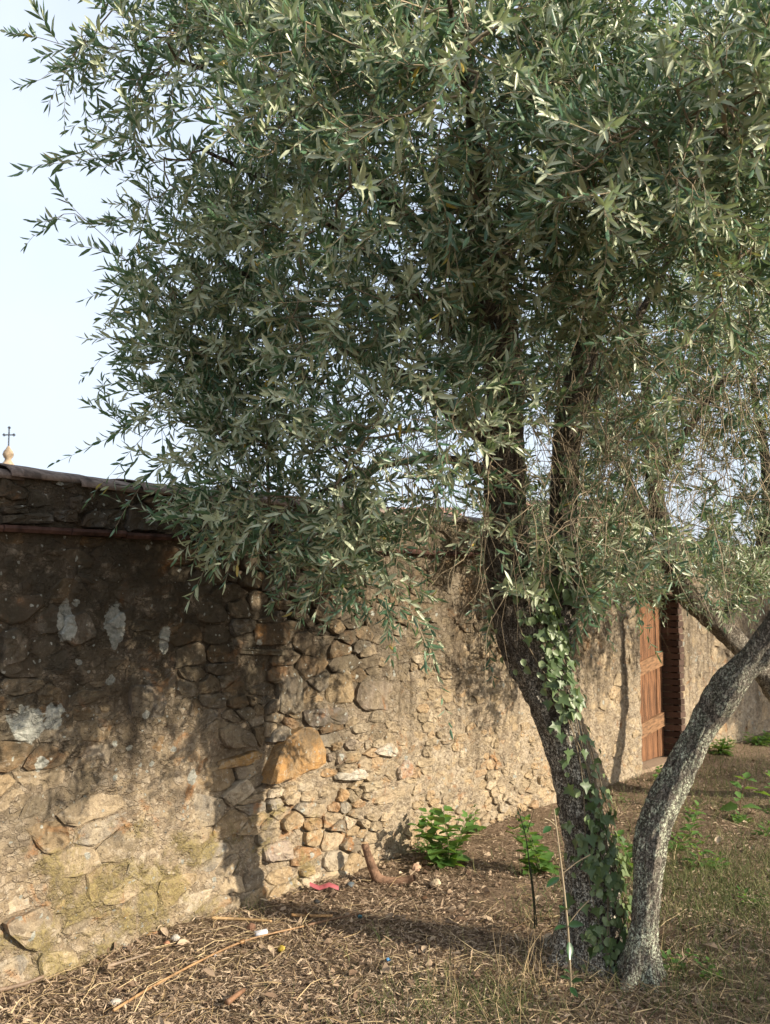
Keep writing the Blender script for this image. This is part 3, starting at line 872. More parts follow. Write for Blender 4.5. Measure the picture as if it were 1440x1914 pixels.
def place_leaf(mesh, parent, off, P, D, Nn, L, name="leaf"):
    D = nrm(D); S = nrm(np.cross(D, Nn)); U = np.cross(S, D)
    M = Matrix.Identity(4)
    for i in range(3):
        M[i][0], M[i][1], M[i][2], M[i][3] = S[i] * L, D[i] * L, U[i] * L, P[i] - off[i]
    return link(name, mesh, parent, mw=M)

def olive_tree(label, stems, limbs, specs, per, bark, seed, nleafparts=300, stepf=1.0, shoots=2, hang=None, olives=0, sides=96, leaf_scale=1.0, gap=0.0, knob=.16, hr=1.0, ht=1.0):
    base = PX(*stems[0][0][:3])
    root = thing("olive_tree", label, "tree", base, "olive trees of the grove")
    skel = []
    mbk = MB()
    for k, st in enumerate(stems):
        p = limb_path(st)
        V, F3, F4 = bark_tube(p, .010 * stepf, sides, .17, 2.6, seed + k * 3.3, .75 if k == 0 else 0, knob)
        mbk.add(V, F3, F4)
    link("trunk", mbk.mesh("trunk", bark, True, base), root)
    for k, lb in enumerate(limbs):
        p = limb_path(lb)
        V, F3, F4 = bark_tube(p, .03 * stepf, 18, .12, 2.0, seed + 20 + k * 1.7)
        mb = MB(); mb.add(V, F3, F4)
        link("limb", mb.mesh("limb", bark, True, base), root)
    for src, skip in [(s, .45) for s in stems] + [(l, .1) for l in limbs]:
        q, _ = resample(limb_path(src), .06)
        T = nrm(np.gradient(q[:, :3], axis=0))
        q = np.hstack([q[:, :3], T]); skel.append(q[int(len(q) * skip):])
    skel = np.concatenate(skel)
    tips, out = ellipsoid_points(specs, per)
    ok = tips[:, 2] > 1.15
    ok &= ~((tips[:, 1] > -.12) & (tips[:, 2] < 2.35))
    ok &= np.linalg.norm(tips - CAM, axis=1) > 1.25
    ok &= fbm(tips[:, 0] * 2.6, tips[:, 1] * 2.6, tips[:, 2] * 2.6 + seed, 2) > -.10 + .25 * gap
    tips, out = tips[ok], out[ok]
    od = nrm(out * .8 + rng.normal(0, .45, out.shape) + np.array([0, 0, -.12]))
    P, R, td = grow(skel, tips, od)
    R = np.minimum(R, .02)
    thick = R[:, 0] > .004
    tw = MB(); tones = []
    for sel, S in ((thick, 5), (~thick, 3)):
        if sel.any():
            V, F = tubes(P[sel], R[sel], S); tw.add(V, F4=F); tones.append(np.repeat(rng.uniform(0, .7, sel.sum()), 6 * S))
    # leafy shoots at every tip
    n = len(tips)
    SP, SD, SL, DR = [], [], [], []
    for s in range(shoots):
        SP.append(tips); SL.append(rng.uniform(.14, .34, n) * (1 if s == 0 else .75) * leaf_scale)
        SD.append(nrm(td * .9 + od * .5 + rng.normal(0, .30 + .25 * (s > 0), (n, 3)) + np.array([0, 0, .10])))
        DR.append(rng.uniform(-.35, .15, n))
    # side shoots along the last stretch of every branch
    SP.append(P[:, 3]); SD.append(nrm(P[:, 4] - P[:, 2] + rng.normal(0, .12, (len(P), 3)))); SL.append(rng.uniform(.10, .26, len(P)) * leaf_scale); DR.append(rng.uniform(-.3, .2, len(P)))
    SP, SD, SL, DR = map(np.concatenate, (SP, SD, SL, DR))
    ns = len(SP)
    SH = bent(ns, SP, SD, SL, DR, 6, .05)
    V, F = tubes(SH, np.tile(np.linspace(.0016, .0007, 6), (ns, 1)), 3)
    tw.add(V, F4=F); tones.append(np.repeat(rng.uniform(.3, 1, ns), 18))
    if hang is not None:
        HP, HD, HL, HDR = hang
        H = bent(len(HP), HP, HD, HL, HDR, 8, .08)
        H = H + np.cumsum(rng.normal(0, .010, H.shape), 1) * (HL / .5)[:, None, None]
        fk = rng.integers(2, 5, len(HP)); b0 = H[np.arange(len(HP)), fk]
        bd = nrm(H[np.arange(len(HP)), fk + 2] - b0 + rng.normal(0, .5, b0.shape) * (HL * .3)[:, None])
        H2 = bent(len(HP), b0, bd, HL * rng.uniform(.3, .6, len(HP)), HDR, 8, .08)
        H = np.concatenate([H, H2]); HP = np.concatenate([HP, b0])
        V, F = tubes(H, np.tile(np.linspace(.0025, .0007, 8), (len(HP), 1)) * rng.uniform(.5, 1.1, (len(HP), 1)) * hr, 3)
        tw.add(V, F4=F); tones.append(np.repeat(rng.uniform(.25, 1, len(HP)) * ht, 24))
    V = np.concatenate(tw.V); F4 = np.concatenate(tw.F4)
    stuff(link("twigs", make_mesh("twigs", V - base, [F4], M_TWIG, True, floats={"tone": np.concatenate(tones)}), root))
    # leaves in opposite, crossed pairs
    LP, LD, LN, LL = [], [], [], []
    maxpairs = 9
    ph0 = rng.uniform(0, 2 * np.pi, ns); sfac = rng.uniform(.72, 1.22, ns)
    for k in range(maxpairs):
        t = .12 + .88 * (k + .5) / maxpairs
        use = rng.uniform(size=ns) < np.clip(SL / .20, .45, .95)
        f = t * 5; i = min(int(f), 4); w = f - i
        pos = SH[:, i] * (1 - w) + SH[:, i + 1] * w
        T = nrm(SH[:, i + 1] - SH[:, i])
        A = nrm(np.cross(T, np.array([.3, .2, 1.0]))); B = np.cross(T, A)
        for sgn in (0, np.pi):
            u2 = use & (rng.uniform(size=ns) < .88)
            ph = ph0 + k * np.pi / 2 + sgn + rng.normal(0, .25, ns)
            side = np.cos(ph)[:, None] * A + np.sin(ph)[:, None] * B
            an = rng.normal(.80 - .25 * t, .2, ns)[:, None]
            D = T * np.cos(an) + side * np.sin(an) + np.array([0, 0, .22])
            Nn = T * np.sin(an) - side * np.cos(an) + rng.normal(0, .35, (ns, 3)) + np.array([0, 0, .25])
            LP.append(pos[u2]); LD.append(D[u2]); LN.append(Nn[u2])
            LL.append((sfac * rng.normal(.054, .009, ns) * (1.05 - .35 * t ** 3) * leaf_scale)[u2])
    # the tip pair
    LP.append(SH[:, 5]); LD.append(SH[:, 5] - SH[:, 4]); LN.append(rng.normal(size=(ns, 3))); LL.append(rng.normal(.042, .007, ns) * leaf_scale)
    LP, LD, LN, LL = map(np.concatenate, (LP, LD, LN, LL))
    LL = np.clip(LL, .022, .085)
    LW = LL * rng.uniform(.19, .29, len(LL)); CU = rng.normal(.06, .16, len(LL)); TO = rng.uniform(0, 1, len(LL))
    wallhit = ((LP[:, 1] > -.07) & (LP[:, 2] < 2.35))
    keep = ~wallhit
    LP, LD, LN, LL, LW, CU, TO = (q[keep] for q in (LP, LD, LN, LL, LW, CU, TO))
    sx, sy, d = project(LP)
    inv = (d > .8) & (sx > 20) & (sx < 1420) & (sy > 10) & (sy < 1890)
    score = np.where(inv, LL / np.maximum(d, .5), 0)
    top = np.argsort(-score)[:nleafparts]
    mask = np.ones(len(LP), bool); mask[top] = False
    V, F, tn = leaf_batch(LP[mask], LD[mask], LN[mask], LL[mask], LW[mask], CU[mask], TO[mask])
    crown = stuff(link("crown", make_mesh("crown", V - base, [F], M_OLEAF, True, floats={"tone": tn}), root))
    for i in top:
        place_leaf(LEAFV[int(TO[i] * 7.99)], crown, base, LP[i], LD[i], LN[i], LL[i])
    # a few green olives hanging from shoots
    if olives:
        a = np.linspace(0, np.pi, 6); b = np.linspace(0, 2 * np.pi, 8, endpoint=False)
        V = np.array([[math.sin(i) * math.cos(j) * .0062, math.sin(i) * math.sin(j) * .0062, math.cos(i) * .0092] for i in a for j in b])
        i = np.arange(8); j = (i + 1) % 8
        om = make_mesh("olive", V, [np.vstack([np.stack([i + k * 8, j + k * 8, j + k * 8 + 8, i + k * 8 + 8], 1) for k in range(5)])], M_OLIVE)
        sx, sy, d = project(SH[:, 3])
        cand = np.where((sx > 300) & (sx < 1400) & (sy > 300) & (sy < 1150) & (d < 4.0))[0]
        for q in rng.choice(cand, min(olives, len(cand)), replace=False):
            o = link("olive", om, crown, Vector(SH[q, 3] - base + np.array([0, 0, -.013])))
            o.rotation_euler = (rng.normal(0, .3), rng.normal(0, .3), 0)
    print(label[:30], "leaves", len(LP), "tips", n)
    return root

T1 = [(1112, 1806, 4.25, 132), (1108, 1760, 4.25, 118), (1102, 1650, 4.26, 100), (1090, 1540, 4.27, 84), (1070, 1440, 4.28, 76), (1044, 1350, 4.28, 80), (1014, 1270, 4.28, 92), (985, 1200, 4.28, 106), (965, 1130, 4.28, 98), (951, 1040, 4.28, 88), (945, 920, 4.28, 82), (942, 800, 4.28, 80), (940, 700, 4.28, 80), (930, 620, 4.28, 82), (915, 550, 4.26, 86), (880, 500, 4.22, 70), (832, 468, 4.18, 54)]
T2 = [(1020, 1290, 4.32, 70), (1040, 1190, 4.36, 68), (1050, 1080, 4.42, 62), (1053, 980, 4.46, 58), (1056, 880, 4.5, 56), (1066, 780, 4.5, 58), (1086, 700, 4.5, 54), (1110, 600, 4.5, 46), (1130, 480, 4.5, 36), (1150, 300, 4.5, 26), (1170, 100, 4.5, 17), (1180, -100, 4.5, 9)]
LA = [[(915, 560, 4.24, 60), (935, 490, 4.2, 52), (965, 420, 4.2, 44), (1010, 340, 4.15, 36), (1050, 200, 4.1, 27), (1080, 0, 4.1, 17), (1090, -250, 4.0, 9)],
      [(905, 520, 4.24, 54), (892, 400, 4.3, 42), (886, 280, 4.35, 33), (880, 120, 4.4, 24), (865, -60, 4.4, 15), (840, -300, 4.3, 8)],
      [(925, 680, 4.26, 34), (860, 628, 4.25, 29), (800, 574, 4.2, 25), (720, 500, 4.15, 21), (620, 420, 4.1, 17), (500, 340, 4.05, 12), (380, 280, 4.0, 7)],
      [(925, 830, 4.3, 42), (860, 782, 4.36, 38), (800, 732, 4.42, 33), (700, 678, 4.44, 29), (600, 618, 4.4, 26), (500, 540, 4.3, 15), (400, 480, 4.2, 8)],
      [(850, 482, 4.2, 46), (780, 420, 4.1, 30), (640, 280, 4.0, 22), (500, 180, 3.9, 14), (330, 110, 3.8, 8)],
      [(935, 900, 4.24, 28), (860, 862, 4.1, 20), (760, 862, 4.0, 15), (660, 890, 3.95, 10), (580, 930, 3.9, 6)],
      [(920, 540, 4.2, 40), (905, 400, 3.9, 30), (880, 220, 3.45, 21), (850, 60, 3.0, 13), (830, -60, 2.7, 8)],
      [(1105, 620, 4.48, 36), (1170, 470, 4.1, 27), (1230, 300, 3.6, 18), (1270, 160, 3.2, 10)],
      [(1060, 830, 4.48, 30), (1120, 720, 4.6, 24), (1190, 600, 4.7, 18), (1260, 470, 4.7, 11)],
      [(640, 280, 4.0, 18), (560, 60, 3.95, 13), (450, -120, 3.9, 8)]]
SA = [(620, 330, 4.05, .95, .95, .85, 430, .35), (470, 200, 3.9, .46, .60, .50, 270, .2), (300, 110, 3.75, .26, .35, .20, 30, .0), (140, 90, 3.7, .14, .12, .10, 10, .0), (130, 380, 3.9, .08, .1, .04, 3, .0), (240, 640, 4.0, .10, .12, .05, 4, .0), (270, 800, 4.0, .10, .15, .06, 6, .0), (240, 500, 4.0, .13, .2, .10, 12, .0), (880, 60, 4.2, 1.25, 1.25, .85, 620, .3), (640, -140, 3.9, .85, 1.0, .7, 300, .2),
      (480, 600, 4.15, .55, .55, .62, 270, .15), (385, 440, 4.0, .36, .5, .36, 150, .0), (430, 790, 4.05, .34, .4, .36, 105, .0), (560, 860, 3.95, .42, .45, .32, 130, .0), (720, 900, 3.75, .38, .4, .30, 100, .0), (640, 1010, 3.7, .26, .32, .17, 40, .0), (830, 200, 3.2, .70, .5, .5, 230, .2), (700, 640, 3.45, .38, .35, .45, 90, .1), (760, 830, 3.3, .30, .25, .28, 50, .0), (1010, 760, 4.85, .6, .25, .55, 110, .0), (820, 720, 4.9, .5, .4, .5, 70, .0), (960, 1030, 4.05, .22, .15, .2, 22, .0), (1120, 1060, 4.3, .22, .2, .2, 26, .0), (700, 1060, 3.8, .22, .25, .16, 26, .0), (620, 1130, 3.85, .12, .12, .07, 8, .0), (1000, 330, 3.4, .4, .3, .3, 70, .0), (1010, 460, 3.5, .40, .25, .22, 70, .0), (1150, 440, 3.5, .38, .3, .35, 90, .0), (930, 120, 3.4, .5, .3, .4, 110, .0), (1130, 640, 3.9, .3, .25, .25, 40, .0), (1180, 130, 3.5, .5, .4, .4, 110, .0),
      (1150, 500, 4.6, .8, .6, .6, 230, .1), (1100, 900, 4.6, .45, .4, .45, 70, .0), (900, 1000, 4.3, .4, .3, .3, 50, .0), (1200, 60, 4.3, 1.0, 1.1, .8, 330, .2), (470, 960, 3.9, .28, .3, .14, 45, .0), (800, 820, 3.9, .3, .2, .2, 60, .0), (800, 620, 3.9, .3, .2, .3, 70, .0), (860, 900, 4.0, .28, .2, .22, 50, .0), (830, 740, 3.6, .25, .2, .3, 60, .0), (1040, 880, 4.1, .25, .15, .3, 40, .0), (870, 50, 3.0, .35, .25, .3, 70, .0), (760, 700, 3.9, .25, .2, .2, 35, .0), (765, 1160, 3.4, .05, .05, .12, 3, .0)]
nh = 230
hx, hy = rng.uniform(740, 1200, nh), rng.uniform(520, 980, nh)
HA = (np.array([PX(a, b, c) for a, b, c in zip(hx, hy, rng.uniform(3.3, 4.4, nh))]), nrm(rng.normal(0, .5, (nh, 3)) + np.array([0, 0, -.5])), rng.uniform(.2, .55, nh), rng.uniform(-.6, -.1, nh))
treeA = olive_tree("large olive tree with ivy climbing its forked dark trunk", [T1, T2], LA, SA, 0.64, M_BARK, 1.0, hang=HA, olives=34, leaf_scale=1.08)

B1 = [(1192, 1846, 4.03, 62), (1203, 1750, 4.04, 56), (1208, 1650, 4.05, 56), (1214, 1575, 4.05, 68), (1240, 1505, 4.05, 58), (1268, 1448, 4.05, 54), (1318, 1352, 4.04, 54), (1356, 1292, 4.02, 66), (1404, 1234, 4.0, 54), (1450, 1172, 3.96, 58), (1515, 1060, 3.9, 50), (1590, 900, 3.8, 46), (1630, 700, 3.7, 38), (1590, 480, 3.5, 26), (1480, 280, 3.3, 15)]
LB = [[(1600, 900, 3.8, 40), (1720, 700, 3.9, 34), (1770, 400, 3.9, 24), (1780, 100, 3.9, 14)],
      [(1615, 760, 3.72, 30), (1540, 620, 3.5, 22), (1430, 540, 3.3, 14), (1340, 500, 3.15, 8)],
      [(1590, 540, 3.55, 24), (1480, 360, 3.2, 16), (1340, 240, 2.8, 9)]]
SB = [(1280, 230, 2.85, .42, .40, .36, 130, .1), (1430, 90, 3.0, .5, .5, .4, 150, .1), (1390, 500, 3.2, .42, .40, .36, 95, .1), (1560, 350, 3.5, .8, .8, .8, 260, .2), (1750, 200, 3.9, .9, .9, .9, 260, .2), (1150, 330, 2.75, .22, .25, .2, 22, .0), (1350, 720, 3.5, .30, .3, .28, 40, .0), (1380, 950, 3.7, .22, .25, .26, 22, .0), (1250, 620, 3.6, .3, .3, .25, 30, .0), (1090, 160, 2.9, .25, .3, .2, 24, 0)]
nh = 120
hx, hy = rng.uniform(1120, 1460, nh), rng.uniform(560, 900, nh)
HB = (np.array([PX(a, b, c) for a, b, c in zip(hx, hy, rng.uniform(3.3, 4.2, nh))]), nrm(rng.normal(0, .5, (nh, 3)) + np.array([0, 0, -.5])), rng.uniform(.25, .6, nh), rng.uniform(-.6, -.1, nh))
treeB = olive_tree("slender lichen-crusted olive leaning away beside the ivy-clad trunk", [B1], LB, SB, 1.0, M_BARKB, 5.0, hang=HB, sides=80, olives=10, knob=.34)

C1 = [(1560, 1490, 7.6, 58), (1500, 1370, 7.4, 50), (1430, 1260, 7.2, 46), (1345, 1168, 7.0, 44), (1280, 1105, 6.8, 43), (1243, 1010, 6.7, 40), (1226, 920, 6.6, 34), (1215, 800, 6.5, 25), (1200, 650, 6.5, 15), (1190, 480, 6.5, 8)]
LC = [[(1243, 1010, 6.7, 28), (1185, 930, 6.8, 23), (1150, 820, 6.9, 16), (1120, 690, 6.9, 9)],
      [(1350, 1172, 7.0, 36), (1420, 1050, 7.1, 32), (1435, 900, 7.2, 24), (1410, 740, 7.2, 15), (1390, 560, 7.2, 8)],
      [(1226, 900, 6.6, 22), (1290, 800, 6.3, 16), (1360, 700, 6.0, 9)],
      [(1500, 1370, 7.4, 40), (1580, 1150, 7.6, 32), (1600, 900, 7.6, 20), (1590, 600, 7.6, 9)]]
SC = [(1230, 620, 6.6, 1.0, 1.0, .8, 330, .2), (1420, 700, 7.0, .9, 1.0, 1.0, 330, .1), (1110, 800, 6.8, .55, .5, .6, 150, .0), (980, 960, 6.4, .4, .4, .3, 50, .0), (1400, 1000, 7.0, .7, .8, .38, 170, .0), (1180, 1020, 6.6, .55, .5, .28, 110, .0), (1300, 1080, 6.2, .5, .4, .14, 45, .0), (1600, 800, 7.5, 1.1, 1.0, 1.0, 220, .2), (1300, 300, 6.6, 1.5, 1.2, 1.0, 300, .2)]
nh = 280
hx, hy = rng.uniform(1100, 1460, nh), rng.uniform(640, 1020, nh)
HC = (np.array([PX(a, b, c) for a, b, c in zip(hx, hy, rng.uniform(5.2, 7.2, nh))]), nrm(rng.normal(0, .6, (nh, 3)) + np.array([0, 0, -.4])), rng.uniform(.3, .9, nh), rng.uniform(-.5, .1, nh))
treeC = olive_tree("olive with a dark bent trunk and bare hanging twigs near the plank door", [C1], LC, SC, 1.45, M_BARK, 9.0, nleafparts=0, stepf=1.8, hang=HC, sides=30, hr=.75, ht=.4)

def copy_tree(src, label, loc, rz, sc):
    r = src.copy(); COL.objects.link(r); r.location = loc; r.rotation_euler = (0, 0, rz); r.scale = (sc, sc, sc); r["label"] = label
    for ch in src.children:
        c = ch.copy(); COL.objects.link(c); c.parent = r
    return r
copy_tree(treeA, "distant olive tree standing past the door along the wall", (14.2, -2.2, 0), 2.1, 1.15)
copy_tree(treeC, "small far olive tree beyond the wall's far end", (19.0, -4.5, 0), 3.6, 1.5)
# neighbours of the grove that stand beside and behind the camera and throw the soft shade on the wall
copy_tree(treeA, "low grove olive across the clearing from the sunlit wall", (6.3, -9.2, 0), 1.2, .76)
copy_tree(treeA, "grove olive across the clearing from the plank door", (10.8, -9.0, 0), 4.0, .80)
copy_tree(treeA, "taller grove olive across from the wall past the door", (14.2, -8.6, 0), 5.2, 1.22)

# ------------------------------------------------------------------ ivy on the big trunk
def ivy_mesh(seed):
    r = np.random.default_rng(seed)
    prof = [(0, .04), (.24, -.14), (.30, .08), (.60, .20), (.30, .40), (.16, .62), (0, 1.0), (-.16, .62), (-.30, .40), (-.60, .20), (-.30, .08), (-.24, -.14)]
    V = np.array([[x * r.uniform(.85, 1.15), y, .10 * abs(x) + r.normal(0, .02)] for x, y in prof] + [[0, .33, -.03]])
    n = len(prof); F = [[12, i, (i + 1) % n] for i in range(n)]
    return make_mesh("leaf", V, [np.array(F)], M_IVY, True, floats={"tone": np.full(13, r.uniform(0, .9))})
IVY = [ivy_mesh(s) for s in range(6)]
ivy_base = on_ground(1135, 1800)
ivy = thing("ivy_vine", "green ivy climbing the forked dark olive trunk", "ivy", ivy_base)
tp, _ = resample(limb_path(T1), .02); tp2, _ = resample(limb_path(T2), .02)
px1, py1, _ = project(tp[:, :3]); px2, py2, _ = project(tp2[:, :3])
nl = 0
XP, XD, XN, XL = [], [], [], []
while nl < 680:
    y = rng.choice([rng.uniform(1480, 1790), rng.uniform(1060, 1330), rng.uniform(1330, 1480), rng.uniform(860, 1100)], p=[.46, .42, .05, .07])
    src, pyy = (tp, py1) if y > 1150 else ((tp, py1) if rng.uniform() < .4 else (tp2, py2))
    k = int(np.argmin(np.abs(pyy - y)))
    c, r = src[k, :3], src[k, 3]
    T = nrm(src[min(k + 1, len(src) - 1), :3] - src[max(k - 1, 0), :3])
    # angle round the trunk: right-hand, camera-facing side
    a = rng.normal(.48, .55) if y > 1330 else (rng.normal(.25, .40) if src is tp else rng.normal(0, .7))
    if y < 1330 and src is tp: a = rng.normal(.68, .5)
    out = nrm(RT * math.sin(a) - _fh * math.cos(a)); out = nrm(out - T * (out @ T))
    if y > 1640: out = nrm(out + rng.normal(0, .25, 3))
    P = c + out * (r * 1.16 + rng.uniform(.004, .042))
    L = rng.uniform(.030, .064)
    D = nrm(-T * .8 + np.cross(T, out) * rng.normal(0, .5) + out * .25)
    if nl < 290: place_leaf(IVY[int(rng.integers(6))], ivy, ivy_base, P, D, out + rng.normal(0, .5, 3), L)
    else: XP.append(P - ivy_base - out * .006); XD.append(D); XN.append(out + rng.normal(0, .35, 3)); XL.append(L * .75)
    nl += 1
V, F, tn = leaf_batch(np.array(XP), np.array(XD), np.array(XN), np.array(XL), np.array(XL) * .8, np.full(len(XL), .1), rng.uniform(0, .9, len(XL)), .5)
stuff(link("small_leaves", make_mesh("small_leaves", V, [F], M_IVY, True, floats={"tone": tn}), ivy))
sp = []
for s in range(9):
    a0 = rng.normal(.6, .3)
    q = []
    for k in range(0, int(len(tp) * .55), 6):
        T = nrm(tp[k + 1, :3] - tp[k, :3]); a = a0 + .25 * math.sin(k * .11 + s * 2)
        out = nrm(RT * math.sin(a) - _fh * math.cos(a)); q.append(tp[k, :3] + out * (tp[k, 3] * 1.16 + .006))
    q = catmull(np.array(q), 3); w = rng.uniform(.0015, .003)
    sp.append(tubes(q[None], np.full((1, len(q)), w), 5))
mb = MB()
for V, F in sp: mb.add(V, F4=F)
link("stem", make_mesh("stem", np.concatenate(mb.V) - ivy_base, [np.concatenate(mb.F4)], M_TWIG, True, floats={"tone": np.full(mb.n, .25)}), ivy)

# ------------------------------------------------------------------ weeds and saplings
def ovate(mat, tone, w=.34, saw=.03, curl=.12):
    prof = [(0, 0), (.55, .12), (.95, .30), (1.0, .45), (.80, .64), (.48, .82), (0, 1.0)]
    R = [(x * w * (1 + (saw if i % 2 else -saw) * 3), y) for i, (x, y) in enumerate(prof)]
    P = R + [(-x, y) for x, y in R[-2:0:-1]]
    V = [[x, y, .25 * abs(x) - curl * y * y] for x, y in P] + [[0, .33, -.03 - curl * .1], [0, .66, -.03 - curl * .43]]
    n = len(P); a, b = n, n + 1
    F = []
    for i in range(n):
        j = (i + 1) % n; ym = (P[i][1] + P[j][1]) / 2
        F.append([a if ym < .5 else b, i, j])
    iR = 3; iL = n - 3
    F += [[a, iR, b], [a, b, iL]]
    return make_mesh("leaf", np.array(V), [np.array(F)], mat, True, floats={"tone": np.full(len(V), tone)})
WEEDL = [ovate(M_WEED, t, w, .05, c) for t, w, c in ((.1, .36, .10), (.45, .40, .22), (.75, .33, .05), (.95, .38, .3))]
GLOSSL = [ovate(M_GLOSS, t, .25, 0, c) for t, c in ((.2, .05), (.6, .15))]
LANCE = [ovate(M_WEED, t, .17, .02, c) for t, c in ((.1, .15), (.5, .3), (.8, .05))]

def weed(label, px, py, h, nn, ls, leaves, stems=1, lean=.15, stem_mat=None, group=None, name="weed", cat="plant", spread=1.0):
    b = on_ground(px, py); b = b + np.array([0, 0, -.01])
    b[1] = min(b[1], -.07)
    root = thing(name, label, cat, b, group)
    for s in range(stems):
        d = nrm(np.array([*(rng.normal(0, lean, 2) * (1 + .8 * (stems > 1))), 1.0]))
        hh = h * rng.uniform(.7, 1.0) if s else h
        q = bent(1, np.zeros((1, 3)), d[None], np.array([hh]), np.array([-.05]), 8, .03)
        V, F = tubes(q, np.linspace(.0045, .0016, 8)[None] * (.6 + h), 5)
        link("stem", make_mesh("stem", V, [F], stem_mat or M_STEM), root)
        Q = q[0]
        for k in range(nn):
            t = .12 + .88 * k / max(1, nn - 1); f = t * 7; i = min(int(f), 6); P = Q[i] + (Q[i + 1] - Q[i]) * (f - i)
            L = ls * (1.15 - .65 * t) * rng.uniform(.8, 1.15)
            for sg in ((0, np.pi) if t < .95 else (0, 2.1, 4.2)):
                ph = k * 1.6 + sg + rng.normal(0, .3) + s
                el = rng.uniform(-.15, .45) + .35 * t
                D = np.array([math.cos(ph) * math.cos(el), math.sin(ph) * math.cos(el), math.sin(el)])
                if P[1] + b[1] + D[1] * L > -.03: D[1] = -abs(D[1])
                place_leaf(leaves[int(rng.integers(len(leaves)))], root, np.zeros(3), P + D * .012 * spread, D, np.array([0, 0, 1.0]) + rng.normal(0, .2, 3), L)
    return root

weed("tall bright green nettle-like weed growing against the sunny wall base", 838, 1618, .44, 9, .135, WEEDL, 4, .16)
weed("short pale weed sprouting from the wall foot beside the tall nettle-like weed", 778, 1590, .15, 7, .045, LANCE, 6, .35)
weed("small leafy weed at the wall foot past the tall nettle-like weed", 895, 1560, .20, 5, .085, WEEDL, 1, .2)
weed("leafy green weed growing behind the ivy-clad trunk, beside the dark dry stalk", 1012, 1635, .34, 8, .11, WEEDL, 4, .25)
weed("broad weed peeping out between the two trunks", 1180, 1640, .26, 6, .10, WEEDL, 2, .25)
weed("upright weed with a reddish stem in the shade by the door path", 1385, 1530, .30, 5, .14, WEEDL, 1, .06, M_REDSTEM)
weed("upright weed with broad leaves beside the reddish-stemmed weed", 1445, 1515, .26, 4, .14, WEEDL, 1, .06, M_REDSTEM)
weed("bright weed touching the leaning lichen-crusted trunk", 1268, 1510, .20, 4, .12, WEEDL, 1, .1)
weed("bushy weed with narrow leaves just past the leaning trunk", 1292, 1570, .26, 8, .085, LANCE + WEEDL, 2, .15)
weed("rosette weed with narrow leaves and red base stalk", 1303, 1625, .20, 6, .10, LANCE, 2, .12, M_REDSTEM)
weed("low dark green weed beside the rosette weed", 1350, 1625, .10, 5, .085, LANCE, 3, .5)
weed("low weed at the foot of the reddish-stemmed weed", 1390, 1535, .06, 3, .09, LANCE, 4, .6)
weed("low spreading weed with small leaves in the dry grass", 1430, 1560, .10, 4, .08, LANCE, 3, .5)
weed("dark leafy sprout at the foot of the leaning trunk", 1262, 1810, .16, 4, .055, WEEDL, 3, .5)
weed("small lobed weed in the grass past the leaning trunk", 1330, 1822, .07, 3, .055, WEEDL, 4, .7)
weed("tiny weed in litter between the trunk and the door", 1172, 1500, .08, 3, .06, LANCE, 2, .5)
weed("green tuft of weeds at the wall foot past the door", 1345, 1408, .20, 6, .12, LANCE, 7, .4)
weed("bright low weeds along the wall foot furthest from the door", 1420, 1392, .18, 6, .12, LANCE, 8, .5)
weed("tufted narrow-leaved weed in the grass between leaning trunk and door path", 1262, 1590, .14, 5, .08, LANCE, 4, .4)
weed("spreading low weed in the greenest patch of grass", 1405, 1690, .09, 4, .075, LANCE, 5, .7)
weed("single small weed on litter before the door", 1235, 1462, .14, 4, .08, WEEDL, 2, .3)
# privet suckers in front of the trunk
sb = on_ground(1068, 1862)
sap = thing("privet_sucker", "thin bare-stemmed sucker with few glossy dark leaves before the trunk", "sapling", sb)
q = np.array([PX(1068, 1862, 3.78), PX(1062, 1740, 3.80), PX(1052, 1640, 3.81), PX(1042, 1560, 3.82), PX(1036, 1512, 3.83)]); q[0] = sb
Q = catmull(q, 6) - sb
V, F = tubes(Q[None], np.linspace(.0062, .0026, len(Q))[None], 6)
link("stem", make_mesh("stem", V, [F], M_TWIG, True, floats={"tone": np.full(len(V), .85)}), sap)
for (a, b_) in (((1050, 1634), (1104, 1597)), ((1062, 1728), (1102, 1682)), ((1040, 1545), (1018, 1530))):
    w = np.array([PX(*a, 3.81), (PX(*a, 3.81) + PX(*b_, 3.80)) / 2 + np.array([0, 0, .006]), PX(*b_, 3.79)]) - sb
    V, F = tubes(catmull(w, 4)[None], np.full((1, 9), .0022), 5)
    link("stem", make_mesh("stem", V, [F], M_TWIG, True, floats={"tone": np.full(len(V), .9)}), sap)
for (a, b_, L) in (((1046, 1640), (1018, 1660), .075), ((1030, 1545), (1014, 1558), .055), ((1060, 1730), (1035, 1738), .07), ((1062, 1728), (1095, 1728), .07), ((1064, 1760), (1066, 1795), .07), ((1062, 1700), (1045, 1690), .06), ((1068, 1830), (1036, 1822), .06), ((1068, 1835), (1095, 1828), .055), ((1068, 1820), (1045, 1805), .05), ((1070, 1825), (1085, 1806), .05), ((1066, 1845), (1080, 1862), .05)):
    A_, B_ = PX(*a, 3.80), PX(*b_, 3.76)
    place_leaf(GLOSSL[int(rng.integers(2))], sap, sb, A_, B_ - A_, np.array([0, 0, 1.0]) - _fh * .5 + rng.normal(0, .3, 3), L)
db = on_ground(1000, 1735)
stalk = thing("dry_stalk", "dark dried weed stalk standing upright before the leafy weed", "stalk", db)
dd = 4.42
